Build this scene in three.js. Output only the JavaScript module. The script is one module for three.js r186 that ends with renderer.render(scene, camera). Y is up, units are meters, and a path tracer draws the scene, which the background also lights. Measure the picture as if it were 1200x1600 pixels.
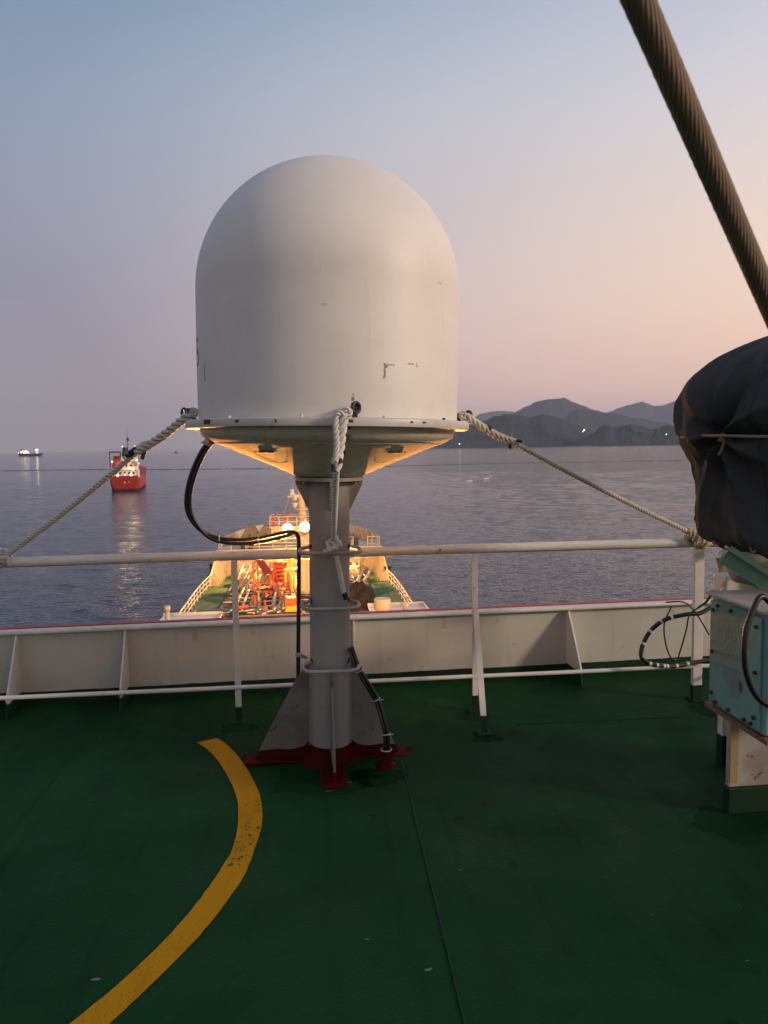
import * as THREE from 'three';
import { mergeGeometries, toCreasedNormals } from 'three/addons/utils/BufferGeometryUtils.js';
import { RoundedBoxGeometry } from 'three/addons/geometries/RoundedBoxGeometry.js';

/* ---------------- camera, sky, sun, air, exposure ---------------- */
const V = (x, y, z) => new THREE.Vector3(x, y, z);
const scene = new THREE.Scene();
const camera = new THREE.PerspectiveCamera(67.3, 0.75, 0.05, 60000);
camera.rotation.order = 'YXZ';
camera.position.set(0, 1.65, 0);                       // eye height above the top deck
camera.rotation.set(THREE.MathUtils.degToRad(-4.9), -0.0995, -0.0157);
camera.focus = 4.6; camera.userData.fStop = 11;
scene.add(camera);

const rad = THREE.MathUtils.degToRad;
const s2l = (c) => (c <= 0.04045 ? c / 12.92 : ((c + 0.055) / 1.055) ** 2.4);
{ // dusk sky: sRGB values by elevation (rows) and azimuth from the bow, right positive (columns)
  const EL = [0, 5, 10, 16.5, 23, 30, 50, 90];
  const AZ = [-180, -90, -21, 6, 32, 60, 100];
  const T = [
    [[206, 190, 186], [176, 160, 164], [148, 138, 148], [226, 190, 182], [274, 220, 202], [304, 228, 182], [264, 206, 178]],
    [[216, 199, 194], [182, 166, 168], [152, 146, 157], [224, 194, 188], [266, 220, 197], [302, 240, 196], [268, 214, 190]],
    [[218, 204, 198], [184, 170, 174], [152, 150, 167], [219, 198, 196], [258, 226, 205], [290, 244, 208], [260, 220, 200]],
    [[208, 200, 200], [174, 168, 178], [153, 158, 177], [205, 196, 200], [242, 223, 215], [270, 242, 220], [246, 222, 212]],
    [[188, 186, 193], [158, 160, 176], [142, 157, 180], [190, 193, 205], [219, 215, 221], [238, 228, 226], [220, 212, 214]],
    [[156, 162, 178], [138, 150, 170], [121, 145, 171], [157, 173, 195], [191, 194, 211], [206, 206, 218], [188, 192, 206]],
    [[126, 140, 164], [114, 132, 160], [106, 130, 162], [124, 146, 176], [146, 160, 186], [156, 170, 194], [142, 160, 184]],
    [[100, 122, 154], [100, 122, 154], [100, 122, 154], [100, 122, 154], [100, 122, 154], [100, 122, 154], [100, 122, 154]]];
  const W = 1024, H = 512, D = new Float32Array(W * H * 4);
  const cr = (a, b, c, d, t) => 0.5 * (2 * b + (c - a) * t + (2 * a - 5 * b + 4 * c - d) * t * t + (3 * b - a - 3 * c + d) * t * t * t);
  const NA = AZ.length;
  const rowAt = (r, az) => { // wrap-around in azimuth, smoothstep between columns
    let i = NA - 1, a0 = AZ[NA - 1], a1 = 180;
    for (let k = 0; k < NA - 1; k++) if (az >= AZ[k] && az < AZ[k + 1]) { i = k; a0 = AZ[k]; a1 = AZ[k + 1]; }
    const t = (az - a0) / (a1 - a0), o = [];
    for (let c = 0; c < 3; c++) o.push(cr(T[r][(i + NA - 1) % NA][c], T[r][i][c], T[r][(i + 1) % NA][c], T[r][(i + 2) % NA][c], t));
    return o;
  };
  for (let y = 0; y < H; y++) {
    const el = (y + 0.5) / H * 180 - 90, e = el < 0 ? 0 : el;
    let i = EL.length - 2; while (i > 0 && EL[i] > e) i--;
    const t = (e - EL[i]) / (EL[i + 1] - EL[i]);
    const r = [Math.max(0, i - 1), i, i + 1, Math.min(EL.length - 1, i + 2)];
    for (let x = 0; x < W; x++) {
      const th = ((x + 0.5) / W - 0.5) * 2 * Math.PI;          // atan2(z, x)
      let az = th * 180 / Math.PI + 90; if (az > 180) az -= 360; // 0 = bow (-z), + = to the right
      const cols = r.map((k) => rowAt(k, az)), k = (y * W + x) * 4;
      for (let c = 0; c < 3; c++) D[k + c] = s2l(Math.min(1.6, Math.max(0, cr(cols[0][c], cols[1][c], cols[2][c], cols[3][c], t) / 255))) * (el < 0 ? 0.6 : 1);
      D[k + 3] = 1;
    }
  }
  const sky = new THREE.DataTexture(D, W, H, THREE.RGBAFormat, THREE.FloatType);
  sky.mapping = THREE.EquirectangularReflectionMapping; sky.magFilter = THREE.LinearFilter; sky.needsUpdate = true;
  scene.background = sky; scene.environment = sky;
}
const sun = new THREE.DirectionalLight(new THREE.Color().setRGB(1, 0.78, 0.60), 2.5);
sun.position.set(10, 4.0, 0.6); sun.target.position.set(0, 0.3, -4.5); scene.add(sun, sun.target);
sun.castShadow = true; sun.shadow.radius = 14; sun.shadow.mapSize.set(2048, 2048);
Object.assign(sun.shadow.camera, { left: -12, right: 12, top: 12, bottom: -12, near: 0.5, far: 120 });
scene.fog = new THREE.FogExp2(new THREE.Color().setRGB(0.68, 0.73, 0.90), 0.000055);

const renderer = new THREE.WebGLRenderer({ antialias: true });
renderer.setSize(768, 1024); renderer.shadowMap.enabled = true; renderer.shadowMap.type = THREE.PCFSoftShadowMap;
renderer.toneMapping = THREE.LinearToneMapping; renderer.toneMappingExposure = 1;

/* ---------------- helpers ---------------- */
camera.updateMatrixWorld(true);
function rng(seed) { let s = seed >>> 0; return () => { s = (s + 0x6D2B79F5) | 0; let t = Math.imul(s ^ (s >>> 15), 1 | s); t = (t + Math.imul(t ^ (t >>> 7), 61 | t)) ^ t; return ((t ^ (t >>> 14)) >>> 0) / 4294967296; }; }
const rnd = rng(7);
const F = 1600 / 2 / Math.tan(rad(67.3 / 2));
function ray(px, py) { return V((px - 600) / F, -(py - 800) / F, -1).applyQuaternion(camera.quaternion); }
function at(px, py, z) { const d = ray(px, py); return camera.position.clone().addScaledVector(d, (z - camera.position.z) / d.z); }   // survey point on the plane z
function atY(px, py, y) { const d = ray(px, py); return camera.position.clone().addScaledVector(d, (y - camera.position.y) / d.y); } // survey point at height y

const hash = (x, y, s) => { let h = Math.imul(x | 0, 374761393) ^ Math.imul(y | 0, 668265263) ^ Math.imul(s | 0, 2147483647 ^ 0x5bd1e995); h = Math.imul(h ^ (h >>> 13), 1274126177); return ((h ^ (h >>> 16)) >>> 0) / 4294967296; };
function vnoise(x, y, p, s) { // periodic value noise
  const xi = Math.floor(x), yi = Math.floor(y), fx = x - xi, fy = y - yi, u = fx * fx * (3 - 2 * fx), v = fy * fy * (3 - 2 * fy);
  const m = (a) => ((a % p) + p) % p;
  const a = hash(m(xi), m(yi), s), b = hash(m(xi + 1), m(yi), s), c = hash(m(xi), m(yi + 1), s), d = hash(m(xi + 1), m(yi + 1), s);
  return (a + (b - a) * u) * (1 - v) + (c + (d - c) * u) * v;
}
function fbm(x, y, p, o, s) { let r = 0, a = 0.5, n = 0; for (let i = 0; i < o; i++) { r += a * vnoise(x, y, p, s + i); n += a; a *= 0.55; x *= 2; y *= 2; p *= 2; } return r / n; }
const sst = (a, b, x) => { const t = Math.min(1, Math.max(0, (x - a) / (b - a))); return t * t * (3 - 2 * t); };
function dataTex(w, h, fn, metres = 1, metresV = metres) { // linear data, fn(u, v) -> [r, g, b]
  const d = new Uint8Array(w * h * 4);
  for (let y = 0; y < h; y++) for (let x = 0; x < w; x++) {
    const c = fn(x / w, y / h), k = (y * w + x) * 4;
    for (let i = 0; i < 3; i++) d[k + i] = Math.max(0, Math.min(255, Math.round(c[i] * 255)));
    d[k + 3] = 255;
  }
  const t = new THREE.DataTexture(d, w, h); t.wrapS = t.wrapT = THREE.RepeatWrapping; t.magFilter = THREE.LinearFilter; t.minFilter = THREE.LinearMipmapLinearFilter; t.generateMipmaps = true;
  t.repeat.set(1 / metres, 1 / metresV); t.needsUpdate = true; return t;
}
const g3 = (v) => [v, v, v];

// geometry: everything non-indexed with uv in metres, by the side it faces
function uvm(geo) {
  const g = geo.index ? geo.toNonIndexed() : geo, p = g.attributes.position;
  if (!g.attributes.normal) g.computeVertexNormals();
  const uv = new Float32Array(p.count * 2), a = V(), b = V(), c = V();
  for (let i = 0; i < p.count; i += 3) {
    a.fromBufferAttribute(p, i); b.fromBufferAttribute(p, i + 1); c.fromBufferAttribute(p, i + 2);
    const n = b.clone().sub(a).cross(c.clone().sub(a)), ax = Math.abs(n.x), ay = Math.abs(n.y), az = Math.abs(n.z);
    for (let k = 0; k < 3; k++) {
      const q = [a, b, c][k], j = (i + k) * 2;
      if (ay >= ax && ay >= az) { uv[j] = q.x; uv[j + 1] = q.z; } else if (ax >= az) { uv[j] = q.z; uv[j + 1] = q.y; } else { uv[j] = q.x; uv[j + 1] = q.y; }
    }
  }
  const o = new THREE.BufferGeometry();
  o.setAttribute('position', p); o.setAttribute('normal', g.attributes.normal); o.setAttribute('uv', new THREE.BufferAttribute(uv, 2));
  return o;
}
const box = (w, h, d, x = 0, y = 0, z = 0, ry = 0, rx = 0, rz = 0) => { const g = new THREE.BoxGeometry(w, h, d); g.applyMatrix4(new THREE.Matrix4().compose(V(x, y, z), new THREE.Quaternion().setFromEuler(new THREE.Euler(rx, ry, rz)), V(1, 1, 1))); return g; };
const rbox = (w, h, d, r, x = 0, y = 0, z = 0, ry = 0, rx = 0, rz = 0) => { const g = new RoundedBoxGeometry(w, h, d, 2, r); g.applyMatrix4(new THREE.Matrix4().compose(V(x, y, z), new THREE.Quaternion().setFromEuler(new THREE.Euler(rx, ry, rz)), V(1, 1, 1))); return g; };
function cyl(p, q, r, r2 = r, seg = 14, open = false) {
  const d = q.clone().sub(p), g = new THREE.CylinderGeometry(r2, r, d.length(), seg, 1, open);
  g.applyMatrix4(new THREE.Matrix4().compose(p.clone().add(q).multiplyScalar(0.5), new THREE.Quaternion().setFromUnitVectors(V(0, 1, 0), d.normalize()), V(1, 1, 1))); return g;
}
function bar(p, q, w, h) { // flat bar between two points, w across (horizontal), h upright
  const d = q.clone().sub(p), m = new THREE.Matrix4().lookAt(p, q, Math.abs(d.clone().normalize().y) > 0.95 ? V(0, 0, 1) : V(0, 1, 0)), g = new THREE.BoxGeometry(w, h, d.length());
  m.setPosition(p.clone().add(q).multiplyScalar(0.5)); g.applyMatrix4(m); return g;
}
const curve = (pts, t = 0.5) => new THREE.CatmullRomCurve3(pts, false, 'catmullrom', t);
const tube = (pts, r, n = 60, seg = 8) => new THREE.TubeGeometry(curve(pts), n, r, seg, false);
const lathe = (pts, seg = 48) => new THREE.LatheGeometry(pts.map((p) => new THREE.Vector2(p[0], p[1])), seg);
function prism(pts, depth, bevel = 0) { // polygon in x, y; pushed along z from 0 to depth
  const s = new THREE.Shape(pts.map((p) => new THREE.Vector2(p[0], p[1])));
  return new THREE.ExtrudeGeometry(s, { depth, bevelEnabled: bevel > 0, bevelSize: bevel, bevelThickness: bevel, bevelSegments: 1, curveSegments: 6 });
}
function poly(verts, faces) { const g = new THREE.BufferGeometry(), p = []; for (const f of faces) for (let i = 1; i + 1 < f.length; i++) for (const k of [f[0], f[i], f[i + 1]]) p.push(...verts[k]); g.setAttribute('position', new THREE.Float32BufferAttribute(p, 3)); g.computeVertexNormals(); return g; }
const taken = {};
const numbered = (n) => { const k = taken[n] = (taken[n] ?? -1) + 1; return k ? `${n}_${String(k).padStart(3, '0')}` : n; };
function mesh(name, geos, mat, parent) {
  const list = (Array.isArray(geos) ? geos : [geos]).map(uvm), g = list.length > 1 ? mergeGeometries(list) : list[0];
  const m = new THREE.Mesh(g, mat); m.castShadow = m.receiveShadow = true;
  m.name = (!parent || parent === scene) ? numbered(name) : name; (parent ?? scene).add(m); return m;
}
function tag(o, label, category, group) { o.userData.label = label; o.userData.category = category; if (group) o.userData.group = group; return o; }
function thing(name, label, category, p = V(0, 0, 0), turn = 0, group) { const o = new THREE.Group(); o.name = numbered(name); o.position.copy(p); o.rotation.y = turn; scene.add(o); return tag(o, label, category, group); }
function struct(name, geos, mat) { const m = mesh(name, geos, mat); m.userData.kind = 'structure'; return m; }
function wrinkle(geo, amp, freq, s) { const p = geo.attributes.position; for (let i = 0; i < p.count; i++) { const x = p.getX(i), y = p.getY(i), z = p.getZ(i); p.setXYZ(i, x + amp * (fbm(y * freq, z * freq + 9, 64, 3, s) - 0.5), y + amp * (fbm(x * freq + 5, z * freq, 64, 3, s + 9) - 0.5), z + amp * (fbm(x * freq, y * freq + 3, 64, 3, s + 17) - 0.5)); } geo.computeVertexNormals(); return geo; }

/* ---------------- materials ---------------- */
const C = (r, g, b) => new THREE.Color().setRGB(r, g, b);
const mat = (c, rough, o = {}) => new THREE.MeshStandardMaterial({ color: c, roughness: rough, metalness: 0, ...o });
const tPaint = dataTex(512, 512, (u, v) => { // weathered paint: broad dirt, drips, specks
  const a = fbm(u * 4, v * 4, 4, 5, 11), drip = fbm(u * 40, v * 3, 40, 3, 21), sp = vnoise(u * 120, v * 120, 120, 31);
  let k = 0.82 + 0.22 * a - 0.10 * sst(0.55, 0.85, drip); if (sp > 0.985) k *= 0.72;
  const ru = sst(0.775, 0.83, fbm(u * 22, v * 22, 22, 4, 27)) * 0.4;
  return [k * (1 - 0.35 * ru), k * (0.985 + 0.01 * a) * (1 - 0.65 * ru), k * (0.955 + 0.03 * a) * (1 - 0.8 * ru)];
}, 1.7);
const tGrey = dataTex(512, 512, (u, v) => {
  const a = fbm(u * 5, v * 5, 5, 5, 41), r = sst(0.66, 0.78, fbm(u * 6, v * 6, 6, 5, 51)), s = vnoise(u * 90, v * 90, 90, 61);
  const k = 0.80 + 0.28 * a - (s > 0.98 ? 0.2 : 0); return [k * (1 + 0.05 * r), k * (1 - 0.22 * r), k * (1 - 0.35 * r)];
}, 0.9);
const tWorn = dataTex(512, 512, (u, v) => { // scraped grey paint with brown bruises
  const a = fbm(u * 4, v * 4, 4, 5, 43), b = sst(0.5, 0.72, fbm(u * 5 + 2, v * 5, 5, 5, 47)), n = sst(0.74, 0.8, fbm(u * 14, v * 14, 14, 4, 53)), k = 0.72 + 0.5 * a - 0.22 * b - 0.45 * n;
  return [k, k * (1 - 0.10 * b - 0.3 * n), k * (1 - 0.18 * b - 0.4 * n)];
}, 0.8);
const tRough = dataTex(256, 256, (u, v) => g3(0.7 + 0.5 * (fbm(u * 8, v * 8, 8, 4, 71) - 0.3)), 0.8);
const tPeel = dataTex(256, 256, (u, v) => g3(0.5 * fbm(u * 20, v * 20, 20, 3, 81) + 0.5 * fbm(u * 3, v * 3, 3, 2, 82)), 0.35);
const tFibre = dataTex(256, 256, (u, v) => g3(0.55 + 0.45 * fbm(u * 40, v * 10, 10, 3, 91)), 0.05);
const tDeckMap = dataTex(1024, 1024, (u, v) => {
  const a = fbm(u * 3, v * 3, 3, 6, 101), b = fbm(u * 9, v * 9, 9, 4, 111), st = fbm(u * 60, v * 5, 5, 3, 121), f = vnoise(u * 256, v * 256, 256, 131), w = fbm(u * 5 + 3, v * 5, 5, 4, 141);
  let k = 0.55 + 0.55 * a + 0.25 * (b - 0.5) - 0.12 * sst(0.55, 0.8, st) + 0.10 * (f - 0.5);
  let r = k * 0.9, g = k, bl = k * (0.86 + 0.25 * w);
  const rp = sst(0.60, 0.63, fbm(u * 4 + 1.7, v * 4 + 2.3, 4, 3, 181)) * 0.16; r *= 1 + rp * 0.6; g *= 1 + rp; bl *= 1 + rp * 0.4; const rs = sst(0.80, 0.86, fbm(u * 24, v * 24, 24, 3, 191)); r += 0.5 * rs; g *= 1 - 0.5 * rs; bl *= 1 - 0.5 * rs; const d = sst(0.64, 0.72, b) * 0.18; r *= 1 - d; g *= 1 - d; bl *= 1 - d;
  return [r, g, bl];
}, 3.1);
const tDeckRough = dataTex(512, 512, (u, v) => g3(0.62 + 0.45 * (fbm(u * 7, v * 7, 7, 5, 151) - 0.5)), 2.3);
const tDeckBump = dataTex(512, 512, (u, v) => g3(0.55 * vnoise(u * 128, v * 128, 128, 161) + 0.45 * fbm(u * 12, v * 12, 12, 4, 171)), 0.7);

const pmat = (c, rough, o = {}) => new THREE.MeshPhysicalMaterial({ color: c, roughness: rough, metalness: 0, ...o });
const M = {
  deck: pmat(C(0.0074, 0.0425, 0.0150), 1, { specularIntensity: 0.12, map: tDeckMap, roughnessMap: tDeckRough, bumpMap: tDeckBump, bumpScale: 0.0016 }),
  kick: pmat(C(0.009, 0.032, 0.015), 0.6, { specularIntensity: 0.4, map: tDeckMap }),
  yellow: pmat(C(0.45, 0.225, 0.005), 0.65, { specularIntensity: 0.15, map: tPaint, bumpMap: tDeckBump, bumpScale: 0.003 }),
  white: mat(C(0.72, 0.695, 0.64), 0.5, { map: tPaint, bumpMap: tPeel, bumpScale: 0.0012 }),
  plate: mat(C(0.52, 0.515, 0.46), 0.55, { map: tPaint, bumpMap: tPeel, bumpScale: 0.0012 }),
  grey: mat(C(0.305, 0.288, 0.265), 0.5, { map: tGrey, bumpMap: tPeel, bumpScale: 0.0015 }),
  greyWorn: mat(C(0.19, 0.175, 0.16), 0.6, { map: tWorn, bumpMap: tPeel, bumpScale: 0.002 }),
  red: pmat(C(0.066, 0.0042, 0.0032), 0.7, { specularIntensity: 0.15, map: tGrey, bumpMap: tPeel, bumpScale: 0.003 }),
  redTrim: mat(C(0.42, 0.02, 0.012), 0.5, { map: tPaint }),
  black: mat(C(0.012, 0.012, 0.013), 0.4, { bumpMap: tPeel, bumpScale: 0.001 }),
  tape: mat(C(0.01, 0.01, 0.011), 0.55), tie: mat(C(0.6, 0.6, 0.6), 0.4),
  rope: mat(C(0.80, 0.72, 0.58), 0.9, { map: tFibre, bumpMap: tFibre, bumpScale: 0.0015 }),
  ropeWhite: mat(C(0.86, 0.81, 0.73), 0.9, { map: tFibre, bumpMap: tFibre, bumpScale: 0.0015 }),
  ropeTan: mat(C(0.6, 0.49, 0.31), 0.9, { map: tFibre, bumpMap: tFibre, bumpScale: 0.0015 }),
  steel: mat(C(0.3, 0.29, 0.27), 0.4, { metalness: 0.7, map: tGrey }),
  shackle: mat(C(0.035, 0.032, 0.032), 0.5, { map: tGrey }),
  wire: mat(C(0.24, 0.17, 0.12), 0.85, { bumpMap: tPeel, bumpScale: 0.0006 }),
};

/* ================= the setting ================= */
/* --- sea --- */
const SEA = -13;
{
  const tSea = dataTex(1024, 1024, (u, v) => { // small ripples, longer across the wind
    let h = 0; h += 0.55 * fbm(u * 34 + 3 * fbm(u * 4, v * 4, 4, 2, 201), v * 58, 2, 1, 205) * 0;
    const wx = 0.02 * (fbm(u * 6, v * 6, 6, 3, 211) - 0.5), wy = 0.02 * (fbm(u * 6, v * 6, 6, 3, 221) - 0.5);
    h = 0.5 * vnoise((u + wx) * 22, (v + wy) * 40, 1e6, 231) * 0 + fbm((u + wx) * 20, (v + wy) * 20, 20, 5, 241);
    const ridge = 1 - Math.abs(2 * fbm((u + wx) * 26, (v + wy) * 26, 26, 3, 251) - 1);
    return g3(0.6 * h + 0.4 * ridge * ridge);
  }, 19, 11);
  const water = new THREE.MeshPhysicalMaterial({ color: C(0.010, 0.029, 0.055), roughness: 0.07, ior: 1.33, metalness: 0, bumpMap: tSea, bumpScale: 0.15 });
  const waves = [], wr = rng(99);
  for (let i = 0; i < 40; i++) { const L = 1.5 * Math.pow(8, i / 39), dir = -1.2 + (wr() - 0.5) * 1.9; waves.push([2 * Math.PI / L * Math.cos(dir), 2 * Math.PI / L * Math.sin(dir), wr() * 6.283, 0.0042 * Math.pow(L, 0.45), L]); }
  const rs = []; for (let r = 22; r < 17000;) { rs.push(r); r *= r < 420 ? 1.005 : 1.02; } rs.push(17000);
  const as = []; for (let a = -180; a < 180;) { as.push(a); a += Math.abs(a - 5) < 34 ? 0.22 : 4; } as.push(180);
  const nv = rs.length * as.length + 1, pos = new Float32Array(nv * 3), uv = new Float32Array(nv * 2), idx = [];
  pos.set([0, SEA, 0], (nv - 1) * 3);
  for (let i = 0; i < rs.length; i++) for (let j = 0; j < as.length; j++) {
    const k = i * as.length + j, a = rad(as[j]), x = rs[i] * Math.sin(a), z = -rs[i] * Math.cos(a); let y = SEA;
    if (rs[i] < 900 && Math.abs(as[j] - 5) < 36 && j && j < as.length - 1) {
      const cell = rs[i] * 0.0055, patch = 0.55 + 0.9 * fbm(x * 0.02 + 50, z * 0.02 + 50, 4096, 2, 261);
      for (const w of waves) { const f = sst(1.6 * cell, 4 * cell, w[4]); if (f > 0) { const s = Math.sin(w[0] * x + w[1] * z + w[2]); y += f * w[3] * patch * (s + 0.25 * s * s); } }
    }
    pos.set([x, y, z], k * 3); uv.set([x, z], k * 2);
    if (i && j) { const b = k - as.length; idx.push(b - 1, k, b, b - 1, k - 1, k); }
    if (!i && j) idx.push(nv - 1, k - 1, k);
  }
  const g = new THREE.BufferGeometry(); g.setAttribute('position', new THREE.BufferAttribute(pos, 3)); g.setAttribute('uv', new THREE.BufferAttribute(uv, 2)); g.setIndex(idx); g.computeVertexNormals();
  const m = new THREE.Mesh(g, water); m.name = 'sea'; m.userData.kind = 'structure'; m.receiveShadow = true; scene.add(m);
}
/* --- hills, from ridge lines surveyed in the photograph --- */
function hill(name, pts, dist, width, color, bumpy, seed) {
  const w = pts.map(([px, py]) => { const d = ray(px, py); const k = dist / Math.hypot(d.x, d.z); return [Math.atan2(d.x, -d.z), 1.65 + d.y * k]; });
  const n = 460, rows = 34, pos = [], idx = [], a0 = w[0][0], a1 = w[w.length - 1][0];
  for (let i = 0; i <= n; i++) {
    const a = a0 + (a1 - a0) * i / n; let s = 0; while (s < w.length - 2 && w[s + 1][0] < a) s++;
    const t = Math.min(1, Math.max(0, (a - w[s][0]) / (w[s + 1][0] - w[s][0]))), u = t * t * (3 - 2 * t) * 0.6 + t * 0.4;
    const h = w[s][1] + (w[s + 1][1] - w[s][1]) * u - SEA;
    for (let j = 0; j <= rows; j++) {
      const v = j / rows * 2 - 1, r = dist + v * width, x = r * Math.sin(a), z = -r * Math.cos(a);
      const spur = fbm(x * 5 / width + 40, z * 5 / width + 40, 4096, 5, seed), base = v < 0 ? Math.pow(1 + v, 0.8) : 1 - v;
      const y = SEA - 2 + (h + 2) * Math.max(0, base * (1 - 0.5 * Math.abs(v) * (1 - spur) * 1.6)) + ((fbm(x / bumpy, z / bumpy, 65536, 3, seed + 5) - 0.5) * bumpy * 0.3 + (vnoise(x / 11, z / 11, 65536, seed + 9) - 0.5) * 11 * (dist < 4200 ? 0.75 : 0.4)) * Math.min(1, 4 * base);
      pos.push(x, j === 0 || j === rows ? SEA - 3 : y, z);
      if (i && j) { const k = i * (rows + 1) + j, b = k - rows - 1; idx.push(b - 1, b, k, b - 1, k, k - 1); }
    }
  }
  const g = new THREE.BufferGeometry(); g.setAttribute('position', new THREE.Float32BufferAttribute(pos, 3)); g.setIndex(idx); g.computeVertexNormals();
  const m = new THREE.Mesh(g, color); m.name = numbered(name); m.userData.kind = 'structure'; m.castShadow = m.receiveShadow = true; scene.add(m); return m;
}
const forest = mat(C(0.02, 0.027, 0.028), 1);
hill('hill', [[560, 694], [640, 684], [690, 672], [714, 667], [735, 663], [758, 657], [776, 650], [792, 647], [810, 649], [827, 652], [850, 647], [874, 653], [902, 664], [926, 675], [950, 688]], 4500, 600, forest, 26, 301);
hill('hill', [[905, 690], [926, 677], [936, 668], [943, 664], [952, 664], [960, 668], [974, 665], [987, 663], [1004, 667], [1018, 670], [1032, 667], [1049, 664], [1100, 660], [1200, 655], [1300, 662], [1500, 685]], 4000, 450, forest, 32, 311);
hill('hill', [[864, 690], [880, 655], [893, 643], [905, 638], [930, 641], [950, 645], [997, 653], [1032, 659], [1060, 665], [1100, 676], [1140, 688]], 8000, 900, forest, 40, 321);
hill('hill', [[755, 688], [780, 660], [803, 645], [820, 636], [840, 627], [857, 623.5], [876, 622.5], [880, 621], [884, 622.5], [895, 628], [912, 634], [929, 641], [960, 652], [1000, 670], [1030, 688]], 10000, 1000, forest, 40, 331);
hill('hill', [[715, 680], [738, 654], [752, 646], [770, 642.5], [785, 642], [800, 643], [830, 650], [870, 670]], 16000, 1000, forest, 50, 341);
hill('hill', [[915, 670], [953, 643], [968, 637], [984, 632], [997, 629], [1003, 627], [1010, 630], [1022, 634], [1037, 633], [1057, 626], [1090, 618], [1130, 626], [1200, 640], [1300, 650], [1450, 680]], 14500, 1000, forest, 50, 351);

/* --- top deck, its weld seams and the painted ring --- */
const deck = struct('deck', [box(15, 0.02, 13.4, 0.3, -0.01, 1.4)], M.deck);
mesh('weld_seam', [bar(V(0.461, 0.001, -3.9), V(0.38, 0.001, -0.8), 0.005, 0.006)], M.kick, deck);
mesh('weld_seam', [bar(V(-1.30, 0.001, -4.2), V(-1.36, 0.001, -1.2), 0.009, 0.006)], M.deck, deck);
mesh('weld_seam', [bar(V(2.2, 0.001, -4.3), V(1.2, 0.001, -4.32), 0.008, 0.006)], M.deck, deck);
{ // yellow arc
  const out = [[340, 1153], [362, 1170], [385, 1200], [405, 1240], [410, 1280], [400, 1320], [380, 1370], [330, 1440], [270, 1505], [170, 1600], [60, 1690]].map(([x, y]) => atY(x, y, 0.003));
  const inn = [[308, 1160], [326, 1173], [345, 1195], [368, 1240], [372, 1280], [365, 1320], [350, 1350], [300, 1420], [220, 1505], [108, 1600], [-20, 1690]].map(([x, y]) => atY(x, y, 0.003));
  const co = curve(out), ci = curve(inn), n = 90, vs = [], fs = [], jr = rng(5), o = co.getPoints(n), q = ci.getPoints(n);
  for (let i = 0; i <= n; i++) { const j = () => (jr() - 0.5) * 0.0025; vs.push([o[i].x + j(), 0.003, o[i].z + j()], [q[i].x + j(), 0.003, q[i].z + j()]); if (i) { const k = 2 * i; fs.push([k - 2, k, k + 1, k - 1]); } }
  const line = struct('deck_marking', [poly(vs, fs)], M.yellow); line.receiveShadow = true;
  // chips where the paint has come off
  const chips = [], cr2 = rng(31);
  for (let i = 0; i < 80; i++) { const t = 0.33 + 0.27 * Math.pow(cr2(), 0.9), s = 0.08 + 0.84 * cr2(), a = co.getPoint(t).lerp(ci.getPoint(t), s), g = new THREE.CircleGeometry(0.0018 + 0.0042 * cr2() ** 3, 6); g.scale(1 + cr2(), 1, 1); g.rotateX(-Math.PI / 2); g.rotateY(cr2() * 6); g.translate(a.x, 0.0055, a.z); chips.push(g); }
  const c = mesh('paint_chip', chips, M.kick, line); c.userData.kind = 'stuff';
}
{ // pale flecks and scuffs on the deck paint
  const sp = [], r = rng(17);
  for (const [px, py, s] of [[720, 1359, .012], [574, 1467, .011], [690, 1465, .004], [1018, 1429, .006], [953, 1475, .004], [1155, 1414, .006], [670, 1515, .016], [150, 1530, .02], [154, 1151, .012], [545, 1222, .03], [512, 1236, .014], [1168, 1501, .006], [858, 1065, .012], [780, 1404, .004]]) {
    const p = atY(px, py, 0.0025), n = 7, vs = [[p.x, 0.0025, p.z]], fs = [], ax = 0.5 + r(), az = 0.35 + 0.5 * r();
    for (let i = 0; i < n; i++) { const a = i / n * 6.283, k = s * (0.3 + 0.7 * r()); vs.push([p.x + Math.cos(a) * k * ax, 0.0025, p.z - Math.sin(a) * k * az]); fs.push([0, 1 + i, 1 + (i + 1) % n]); }
    sp.push(poly(vs, fs));
  }
  const m = mesh('paint_fleck', sp, mat(C(0.11, 0.15, 0.12), 0.8), deck); m.userData.kind = 'stuff';
}
{ // rusty stains and dirt gathered round the feet of things
  const r = rng(23), st = [], dk = [];
  const blob = (x, z, R, ax, list, y) => { const n = 26, vs = [[x, y, z]], fs = [], o = r() * 50; for (let i = 0; i < n; i++) { const a = i / n * 6.283, k = R * (0.35 + 1.1 * fbm(Math.cos(a) * 2 + 20 + o, Math.sin(a) * 2 + 20, 512, 3, 77)); vs.push([x + Math.cos(a) * k * ax, y, z - Math.sin(a) * k]); fs.push([0, 1 + i, 1 + (i + 1) % n]); } list.push(poly(vs, fs)); };
  for (const [x, z, R, ax] of [[-0.33, -4.04, .045, 1.6], [0.5, -4.04, .04, 1.4], [0.11, -3.62, .05, 1.1], [0.37, -3.84, .07, 1]]) blob(x, z, R, ax, st, 0.0018);
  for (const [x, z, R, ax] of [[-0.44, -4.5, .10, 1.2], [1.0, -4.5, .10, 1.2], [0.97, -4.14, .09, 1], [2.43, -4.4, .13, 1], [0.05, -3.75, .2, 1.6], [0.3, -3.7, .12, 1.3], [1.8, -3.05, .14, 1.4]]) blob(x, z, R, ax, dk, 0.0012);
  mesh('rust_stain', st, pmat(C(0.04, 0.017, 0.008), 0.9, { specularIntensity: 0.1, map: tDeckMap }), deck).userData.kind = 'stuff';
  mesh('dirt_stain', dk, pmat(C(0.0064, 0.0345, 0.0124), 0.9, { specularIntensity: 0.1, map: tDeckMap }), deck).userData.kind = 'stuff';
}
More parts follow.
